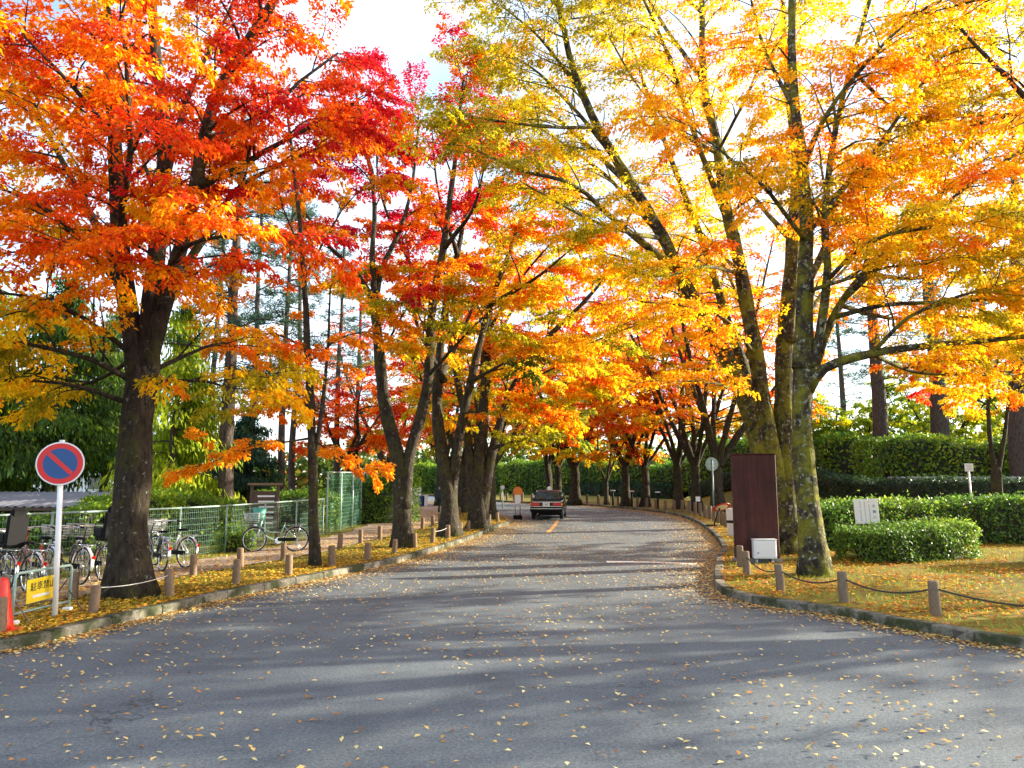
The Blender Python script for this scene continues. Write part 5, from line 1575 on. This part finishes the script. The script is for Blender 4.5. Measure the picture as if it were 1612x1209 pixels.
for (px, py, an, fm, kw, lab) in [
    (44, 937, 150, 'frame_black', dict(basket=True), 'black bicycle closest to the barrier, its rear wheel behind the yellow sign'),
    (70, 921, 146, 'frame_red', dict(basket=False), 'dark red bicycle standing just behind the no-parking sign pole'),
    (125, 923, 145, 'frame_black', dict(basket=True, guard='frame_silver'), 'black bicycle with bright mudguard right of the no-parking sign pole'),
    (160, 917, 143, 'frame_black', dict(basket=True, child=True), 'black bicycle with a child seat beside the big red tree trunk'),
    (254, 902, 132, 'frame_black', dict(basket=True), 'black bicycle just right of the big red tree trunk'),
    (291, 896, 150, 'frame_silver', dict(basket=True), 'silver bicycle last of the row, right of the big red tree trunk'),
    (3, 936, 150, 'frame_black', dict(basket=True, child=True, bag='black_plastic'), 'bicycle with black cover and child seat at the picture edge by the cone'),
]:
    p = rear_at(px, py, R(an))
    make_bicycle(lab, fm, p + Vector((0, 0, .02)), R(an), **kw)
p = on_ground(434, 870); make_bicycle('pale green bicycle standing side-on before the notice board', 'frame_green', p + Vector((0, 0, .02)), R(186), basket=True, bag=None)
tealp = MB(); tealp.tube([(0, 0, .55), (0, 0, .82), (0, 0, 1.12)], [.05, .17, .2], 5, True)
te = empty('teal_pennant_sign', (xat(414, 22.3), 22.3, gz(22.3) + LAND)); tag(te, 'teal wedge-shaped sign on a stake beside the notice board', 'sign')
tealp.build('plate', M['teal'], te); mb = MB(); mb.tube([(0, 0, -.1), (0, 0, .6)], .02, 6, True); mb.build('stake', M['dark_wood'], te)
print('objects done')

# ------------------------------------------------------------------ the taxi
tx = on_ground(862, 819, 0); ta = empty('taxi', (tx.x + .2, tx.y + 2.1, gz(tx.y + 2.1) + .0), R(-7)); ta.scale = (.93, .93, .95); tag(ta, 'black taxi sedan with red tail lamps and a white roof lamp, seen from behind', 'car')
# travels towards +y; width along x
def section(y, hw, zb, zt, tumble):
    return [(-hw * .94, y, zb), (-hw, y, zb + .12), (-hw, y, (zb + zt) / 2), (-hw * tumble, y, zt - .05), (-hw * tumble * .93, y, zt), (hw * tumble * .93, y, zt), (hw * tumble, y, zt - .05), (hw, y, (zb + zt) / 2), (hw, y, zb + .12), (hw * .94, y, zb)]
def loft(mb, secs, mat=0):
    n = len(secs[0]); vs = [p for s_ in secs for p in s_]
    fs = [(i * n + j, i * n + (j + 1) % n, (i + 1) * n + (j + 1) % n, (i + 1) * n + j) for i in range(len(secs) - 1) for j in range(n)]
    fs += [tuple(range(n - 1, -1, -1)), tuple((len(secs) - 1) * n + j for j in range(n))]
    mb.add(vs, fs, False, mat)
mb = MB(); loft(mb, [section(-2.32, .76, .42, .86, .97), section(-2.28, .82, .30, .93, .97), section(-1.2, .845, .24, .97, .98), section(0, .85, .22, .96, .98), section(1.0, .85, .22, .94, .97), section(1.9, .83, .26, .88, .96), section(2.3, .76, .34, .76, .95)])
mb.build('body', M['black_paint'], ta)
mb = MB(); cab = [section(-1.42, .80, .90, .97, .99), section(-.95, .77, .90, 1.40, .84), section(-.55, .78, .90, 1.47, .83), section(.35, .78, .90, 1.47, .83), section(.6, .78, .90, 1.42, .84), section(1.15, .80, .90, .95, .97)]
loft(mb, cab); cabo = mb.build('cabin', M['black_paint'], ta)
mb = MB(); mb.add([(-.66, -1.425, .99), (.66, -1.425, .99), (.57, -1.005, 1.37), (-.57, -1.005, 1.37)], [(0, 1, 2, 3)]); 
mb.add([(p[0], p[1] - .012, p[2] + .010) for p in mb.v], [(0, 1, 2, 3)]); mb.build('rear_window', M['glass'], cabo)
mb = MB(); mb.add([(.64, 1.08, 1.0), (-.64, 1.08, 1.0), (-.57, .68, 1.38), (.57, .68, 1.38)], [(0, 1, 2, 3)]); mb.build('windscreen', M['glass'], cabo)
for s_ in (-1, 1):
    for (y0, y1) in ((-1.05, -.22), (-.14, .78)):
        mb = MB(); zb_, zt_ = 1.0, 1.37
        i0 = .06 if y0 < -.5 else .03; i1 = .25 if y1 > .5 else .03
        q_ = [(s_ * .787, y0, zb_), (s_ * .787, y1, zb_), (s_ * .685, y1 - i1, zt_), (s_ * .685, y0 + i0, zt_)]
        mb.add(q_ if s_ > 0 else q_[::-1], [(0, 1, 2, 3)]); mb.build('side_window', M['glass'], cabo)
    for (y0, y1) in ((-1.08, -.18), (-.16, .86)):
        mb = MB(); mb.box((s_ * .848, (y0 + y1) / 2, .60), (.012, y1 - y0 - .02, .58), bev=.004); do = mb.build('door', M['black_paint'], ta)
        mb = MB(); mb.box((s_ * .862, y0 + .14, .80), (.02, .16, .03), bev=.005); mb.build('handle', M['chrome'], do)
    mb = MB(); mb.box((s_ * .93, .78, 1.02), (.16, .08, .12), bev=.03); mb.build('mirror', M['black_paint'], ta)
    mb = MB(); mb.box((s_ * .56, -2.345, .76), (.44, .07, .17), bev=.02); tl = mb.build('tail_lamp', M['tail'], ta)
    mb = MB(); mb.box((s_ * .80, -2.30, .76), (.07, .10, .165), bev=.015); mb.build('turn_lamp', M['amber'], tl)
    mb = MB(); mb.box((s_ * .6, 2.27, .62), (.34, .06, .15), bev=.02); mb.build('headlight', M['lamp_white'], ta)
    for y_ in (-1.42, 1.35):
        c = Vector((s_ * .74, y_, .31))
        mb = MB(); mb.tube([c - Vector((.095, 0, 0)), c - Vector((.08, 0, 0)), c + Vector((.08, 0, 0)), c + Vector((.095, 0, 0))], [.27, .31, .31, .27], 26, True); wh = mb.build('wheel', M['rubber'], ta)
        mb = MB(); mb.disc(c + Vector((s_ * .09, 0, 0)), (1, 0, 0), .19, .02, 22); mb.build('hubcap', M['chrome'], wh)
mb = MB(); mb.box((0, -2.36, .50), (1.66, .16, .22), bev=.05); bu = mb.build('rear_bumper', M['black_plastic'], ta)
mb = MB(); mb.box((0, -2.442, .545), (1.6, .012, .022)); mb.build('bumper_strip', M['chrome'], bu)
mb = MB(); mb.box((0, 2.33, .48), (1.64, .16, .22), bev=.05); mb.build('front_bumper', M['black_plastic'], ta)
mb = MB(); mb.box((0, -2.33, .875), (1.5, .04, .028)); mb.build('trunk_trim', M['chrome'], ta)
mb = MB(); mb.box((0, -2.355, .655), (1.58, .03, .022)); mb.build('lower_trim', M['chrome'], ta)
mb = MB(); mb.box((0, -2.36, .76), (.36, .02, .18), bev=.003); pl_ = mb.build('number_plate', M['worn_white'], ta)
lettering('87', .13, M['black'], pl_, (0.02, -2.372, .75))
mb = MB(); loft(mb, [[(-.13, -.07, 1.46), (.13, -.07, 1.46), (.13, .07, 1.46), (-.13, .07, 1.46)], [(-.12, -.055, 1.60), (.12, -.055, 1.60), (.12, .055, 1.60), (-.12, .055, 1.60)], [(-.05, -.03, 1.66), (.05, -.03, 1.66), (.05, .03, 1.66), (-.05, .03, 1.66)]]); mb.build('roof_lamp', M['lamp_white'], ta)
mb = MB(); mb.tube([(.12, -.4, 1.45), (.1, -.75, 1.85)], .006, 4, True); mb.build('antenna', M['steel'], ta)
mb = MB(); mb.tube([(-.45, -2.2, .27), (-.45, -2.42, .27)], .03, 10, True); mb.build('exhaust_pipe', M['steel'], ta)
mb = MB(); mb.box((0, 0, .25), (1.5, 3.9, .08)); mb.build('underbody', M['black_plastic'], ta)

# ------------------------------------------------------------------ the walker on the path
def make_person(label, loc, rz, scale):
    J = {  # joints of a figure 1.68 m tall, mid-stride, facing +x
        'pel': (0, 0, .93, .135, .115), 'wst': (0.0, 0, 1.08, .125, .10), 'chs': (.01, 0, 1.27, .155, .115), 'nck0': (.015, 0, 1.42, .07, .07), 'nck': (.03, 0, 1.47, .052, .052),
        'hd0': (.045, 0, 1.53, .072, .066), 'hd1': (.05, 0, 1.60, .09, .078), 'hd2': (.04, 0, 1.66, .066, .06),
        'nos': (.135, 0, 1.575, .014, .012)}
    E = [('pel', 'wst'), ('wst', 'chs'), ('chs', 'nck0'), ('nck0', 'nck'), ('nck', 'hd0'), ('hd0', 'hd1'), ('hd1', 'hd2'), ('hd1', 'nos')]
    for s_, nm in ((1, 'l'), (-1, 'r')):
        f = .22 * s_
        J.update({f'hip{nm}': (0, s_ * .09, .86, .095, .09), f'kn{nm}': (f * .7 + .05, s_ * .095, .48, .062, .06), f'an{nm}': (f * 1.25 - .04, s_ * .095, .10 + (0 if s_ > 0 else .06), .042, .04),
                  f'to{nm}': (f * 1.25 + .14, s_ * .105, .04 + (0 if s_ > 0 else .01), .036, .034),
                  f'sh{nm}': (.0, s_ * .19, 1.38, .066, .062), f'el{nm}': (-f * .35 - .03, s_ * .25, 1.10, .05, .048), f'wr{nm}': (-f * .6 + .10, s_ * .24, .88, .036, .034), f'pa{nm}': (-f * .6 + .13, s_ * .235, .81, .034, .022)})
        E += [('pel', f'hip{nm}'), (f'hip{nm}', f'kn{nm}'), (f'kn{nm}', f'an{nm}'), (f'an{nm}', f'to{nm}'), ('chs', f'sh{nm}'), (f'sh{nm}', f'el{nm}'), (f'el{nm}', f'wr{nm}'), (f'wr{nm}', f'pa{nm}')]
        px_, pz_ = -f * .6 + .13, .81
        for k, (oy, ln) in enumerate(((-.024, .066), (-.008, .08), (.008, .074), (.024, .056))):
            J[f'f{nm}{k}a'] = (px_ + .012 + .004 * k, s_ * .235 + oy, pz_ - .04, .0095, .0095); J[f'f{nm}{k}b'] = (px_ + .025, s_ * .235 + oy, pz_ - .04 - ln * .6, .008, .008); J[f'f{nm}{k}c'] = (px_ + .015, s_ * .235 + oy, pz_ - .04 - ln, .007, .007)
            E += [(f'pa{nm}', f'f{nm}{k}a'), (f'f{nm}{k}a', f'f{nm}{k}b'), (f'f{nm}{k}b', f'f{nm}{k}c')]
        J[f't{nm}a'] = (px_ + .045, s_ * .225, pz_ - .005, .010, .010); J[f't{nm}b'] = (px_ + .06, s_ * .222, pz_ - .045, .008, .008)
        E += [(f'pa{nm}', f't{nm}a'), (f't{nm}a', f't{nm}b')]
    keys = list(J); me = bpy.data.meshes.new('walker')
    me.from_pydata([J[k][:3] for k in keys], [(keys.index(a), keys.index(b)) for a, b in E], [])
    o = link('walker_skeleton', me)
    o.modifiers.new('skin', 'SKIN'); sd = o.modifiers.new('sub', 'SUBSURF'); sd.levels = sd.render_levels = 2
    if not me.skin_vertices: me.attributes
    sv = me.skin_vertices[0].data if me.skin_vertices else None
    if sv is None:
        bm = bmesh.new(); bm.from_mesh(me); bm.verts.layers.skin.verify(); bm.to_mesh(me); bm.free(); sv = me.skin_vertices[0].data
    for i, k in enumerate(keys):
        sv[i].radius = J[k][3:5]; sv[i].use_root = (k == 'pel')
    bpy.context.view_layer.update()
    ev = bpy.data.meshes.new_from_object(o.evaluated_get(bpy.context.evaluated_depsgraph_get()))
    bpy.data.objects.remove(o)
    ev.materials.clear()
    for m_ in ('jacket', 'trousers', 'skin', 'black_plastic'): ev.materials.append(M[m_])
    for p in ev.polygons:
        z = p.center.z; y_ = abs(p.center.y); p.use_smooth = True
        p.material_index = 2 if z > 1.455 or (y_ > .19 and z < .86 and z > .66) else (0 if z > .90 or (y_ > .17 and z > .84) else (3 if z < .10 else 1))
    r = empty('person', loc, rz); r.scale = (scale,) * 3
    tag(r, 'person in dark jacket and trousers walking along the dirt path, hands at sides', 'person')
    ev.name = 'body'
    link('body', ev, r)
    mb = MB(); vs = []; fs = []; nu, nv = 14, 8
    for j in range(nv + 1):
        th = PI * .62 * j / nv
        for i in range(nu):
            a = 2 * PI * i / nu; k = 1.0 if math.cos(a) < .5 else .9 - .18 * (j / nv)
            vs.append((.035 + .098 * math.sin(th) * math.cos(a) * k - .012, .088 * math.sin(th) * math.sin(a), 1.615 + .095 * math.cos(th) + (.06 * (j / nv) ** 2 if math.cos(a) > .3 else 0)))
    for j in range(nv):
        for i in range(nu): fs.append((j * nu + i, j * nu + (i + 1) % nu, (j + 1) * nu + (i + 1) % nu, (j + 1) * nu + i))
    mb.add(vs, fs, True); mb.build('hair', M['hair'], r)
    return r
pp = on_ground(691, 808); make_person('', pp, R(70), .88)

# ------------------------------------------------------------------ grass and fallen leaves
def on_road(x, y): return xl_(y) < x < xr_(y)
rg = np.random.default_rng(900)
def ground_z(x, y):
    z = gz(y) + 0.0
    L = np.array([(a < xl_(b)) or (a > xr_(b)) for a, b in zip(x, y)])
    P_ = np.array([pa(b) < a < pb(b) for a, b in zip(x, y)])
    K = np.array([(-KW < a - xl_(b) <= .0) or (0 <= a - xr_(b) < KW) for a, b in zip(x, y)])
    return z + np.where(P_, LAND + .04, np.where(L, LAND + .012, .004)) + K * .02
# grass blades
n = 64000
xx = np.concatenate([rg.uniform(-9.8, -.5, n // 2), rg.uniform(3.9, 18, n // 2)])
yy = np.concatenate([9 + 22 * rg.uniform(0, 1, n // 2) ** 1.5, 8.5 + 17 * rg.uniform(0, 1, n // 2) ** 1.3])
ok = np.array([((a < xl_(b) - .25) and not (pa(b) - .1 < a < pb(b))) or (a > xr_(b) + .25 and b > 8) for a, b in zip(xx, yy)])
cl = np.sin(xx * 2.1 + 1.3 * np.sin(yy * 1.7)) + np.sin(yy * 2.7 + xx) + rg.normal(0, .6, n)
ok &= cl > .0
xx, yy = xx[ok], yy[ok]; m_ = len(xx)
C = np.stack([xx, yy, ground_z(xx, yy) - .01], 1)
D = rg.normal(0, .45, (m_, 3)); D[:, 2] = 1
V = leaf_quads(C, D, rg.normal(0, 1, (m_, 3)), rg.uniform(.04, .11, m_), rg.uniform(.006, .013, m_), .05, .2)
c = pal([(0, (.07, .14, .015)), (.6, (.20, .26, .02)), (1, (.42, .38, .05))])(rg.uniform(0, 1, m_))
tag(link('grass', quads_mesh('grass', V, M['green'], c)), 'short tufts of grass on the verges', 'grass', None, 'stuff')

PLT = pal([(0, (.38, .15, .04)), (.18, (.62, .30, .07)), (.4, (.80, .54, .14)), (.75, (.86, .74, .36)), (.9, (.84, .68, .26)), (1, (.74, .26, .05))])
PVG = pal([(0, (.36, .14, .025)), (.25, (.64, .32, .03)), (.65, (.86, .60, .04)), (.9, (.84, .66, .10)), (1, (.74, .24, .03))])  # yellows raised to paint sunlight into the left verge litter
def litter(name, label, xx, yy, size, pl, seed, cup=.3):
    rg = np.random.default_rng(seed); n = len(xx)
    az = rg.uniform(0, 2 * PI, n)
    D = np.stack([np.cos(az), np.sin(az), rg.normal(0, .12, n)], 1)
    N = rg.normal(0, .22, (n, 3)); N[:, 2] = np.where(rg.uniform(0, 1, n) < .5, 1, 1)
    C = np.stack([xx, yy, ground_z(xx, yy) + rg.uniform(.002, .016, n)], 1)
    V = leaf_quads(C, D, N, size * rg.uniform(.6, 1.25, n), size * .52 * rg.uniform(.7, 1.3, n), cup, -.12)
    c = pl(rg.uniform(0, 1, n)) * rg.uniform(.7, 1.15, n)[:, None]
    return tag(link(name, quads_mesh(name, V, M['litter'], c)), label, 'leaves', None, 'stuff')
# thin scatter over the asphalt
N0 = 16500
yr = 4.2 + 52 * rg.uniform(0, 1, N0) ** 1.45
xl0 = np.array([max(xl_(b), -12) for b in yr]); xr0 = np.array([min(xr_(b), 12) for b in yr])
xr1 = xl0 + (xr0 - xl0) * rg.uniform(0, 1, N0)
kp = (np.sin(xr1 * 1.1 + 1.7 * np.sin(yr * .8)) + np.sin(yr * 1.3 - xr1 * .6) + rg.normal(0, 1.1, N0)) > -.6
xr1, yr = xr1[kp], yr[kp]; N0 = len(yr)
near = np.argsort(yr)[:290]
rest = np.setdiff1d(np.arange(N0), near)
# drifts against the kerbs
def drift(P, sgn, y0, y1, n, spread, dens):
    q = rg.uniform(s_at(P, y0), s_at(P, y1), n)
    s = np.concatenate([[0], np.cumsum([np.linalg.norm(np.array(P[i + 1]) - np.array(P[i])) for i in range(len(P) - 1)])])
    X = np.array([p[0] for p in P]); Y = np.array([p[1] for p in P])
    dx = np.gradient(X, s); dy = np.gradient(Y, s)
    px_, py_ = np.interp(q, s, X), np.interp(q, s, Y); tx_, ty_ = np.interp(q, s, dx), np.interp(q, s, dy)
    d_ = np.abs(rg.normal(0, 1, n)) * spread(py_)
    d_ = np.where(rg.uniform(0, 1, n) < .45, rg.exponential(1, n) * spread(py_) * .35, d_)
    return px_ - sgn * ty_ * d_ * 1.0, py_ + sgn * tx_ * d_ * 1.0
ax1, ay1 = drift(KL, -1, 8.6, 41, 10500, lambda y: np.interp(y, [8, 12, 18, 25, 40], [.16, .25, .5, .8, 1.3]), 1)
ax2, ay2 = drift(KR, 1, 7.5, 60, 16000, lambda y: np.interp(y, [8, 10, 12.5, 15, 22, 30, 50], [.18, .22, .35, .75, .85, .8, .6]), 1)
litter('fallen_leaves', 'drifts and a thin scatter of yellow-brown fallen leaves over the asphalt', np.concatenate([xr1[rest], ax1, ax2]), np.concatenate([yr[rest], ay1, ay2]), .06, PLT, 901)
# litter over the verges
n = 21000
yv = 8.7 + 34 * rg.uniform(0, 1, n) ** 1.7; xv = np.array([xl_(b) - .1 - abs(rg.normal(0, 2.1)) for b in yv])
litter('fallen_leaves', 'carpet of golden fallen leaves on the left verge and path', xv, yv, .078, PVG, 902)
n = 34000
yv = 8.2 + 30 * rg.uniform(0, 1, n) ** 1.5; xv = np.array([xr_(b) + .15 + rg.uniform(0, 1) ** 1.2 * 13 for b in yv])
kp = (np.sin(xv * 1.9 + 1.5 * np.sin(yv * 1.2)) + np.sin(yv * 2.3 - xv * .9) + rg.normal(0, .8, n)) > -.45
xv, yv = xv[kp], yv[kp]
litter('fallen_leaves', 'carpet of orange and golden fallen leaves on the lawn corner', xv, yv, .085, pal([(0, (.45, .14, .03)), (.3, (.72, .34, .04)), (.65, (.86, .56, .06)), (.85, (.82, .30, .04)), (1, (.70, .16, .03))]), 903)
# the nearest leaves, one by one
lm = []
for i in range(12):
    r_ = np.random.default_rng(950 + i); L_f = .041 * r_.uniform(.6, 1.7)
    c = [(.80, .62, .20), (.74, .48, .10), (.84, .70, .34), (.68, .28, .06), (.85, .76, .44), (.56, .30, .09)][i % 6]
    mb = MB(); w_ = L_f * .5; k = r_.uniform(.1, .35)
    mb.add([(-L_f * .9, 0, .004), (-L_f * .25, w_ * .8, .006 + k * w_), (L_f * .45, w_ * .62, .006 + k * w_ * .8), (L_f, 0, .012 + .12 * L_f), (L_f * .45, -w_ * .62, .006 + k * w_), (-L_f * .25, -w_ * .8, .005 + k * w_ * .7), (0, 0, .004)],
           [(0, 6, 1), (1, 6, 2), (2, 6, 3), (3, 6, 4), (4, 6, 5), (5, 6, 0)], True)
    mb.tube([(-L_f * .9, 0, .004), (-L_f * 1.35, .004, .006)], .0015, 3, False)
    me = mb.mesh('fallen_leaf', M['litter'])
    a_ = me.attributes.new('tint', 'FLOAT_COLOR', 'FACE')
    a_.data.foreach_set('color', np.tile(np.array((*c, 1), np.float32), len(me.polygons)))
    lm.append(me)
for j, i in enumerate(near):
    o = link('fallen_leaf', lm[j % 12]); o.location = (xr1[i], yr[i], gz(yr[i]) + .003); o.rotation_euler = (rg.normal(0, .06), rg.normal(0, .06), rg.uniform(0, 6.28))
    tag(o, 'single dry leaf lying on the open asphalt of the foreground', 'leaf', 'single leaves on the foreground asphalt')
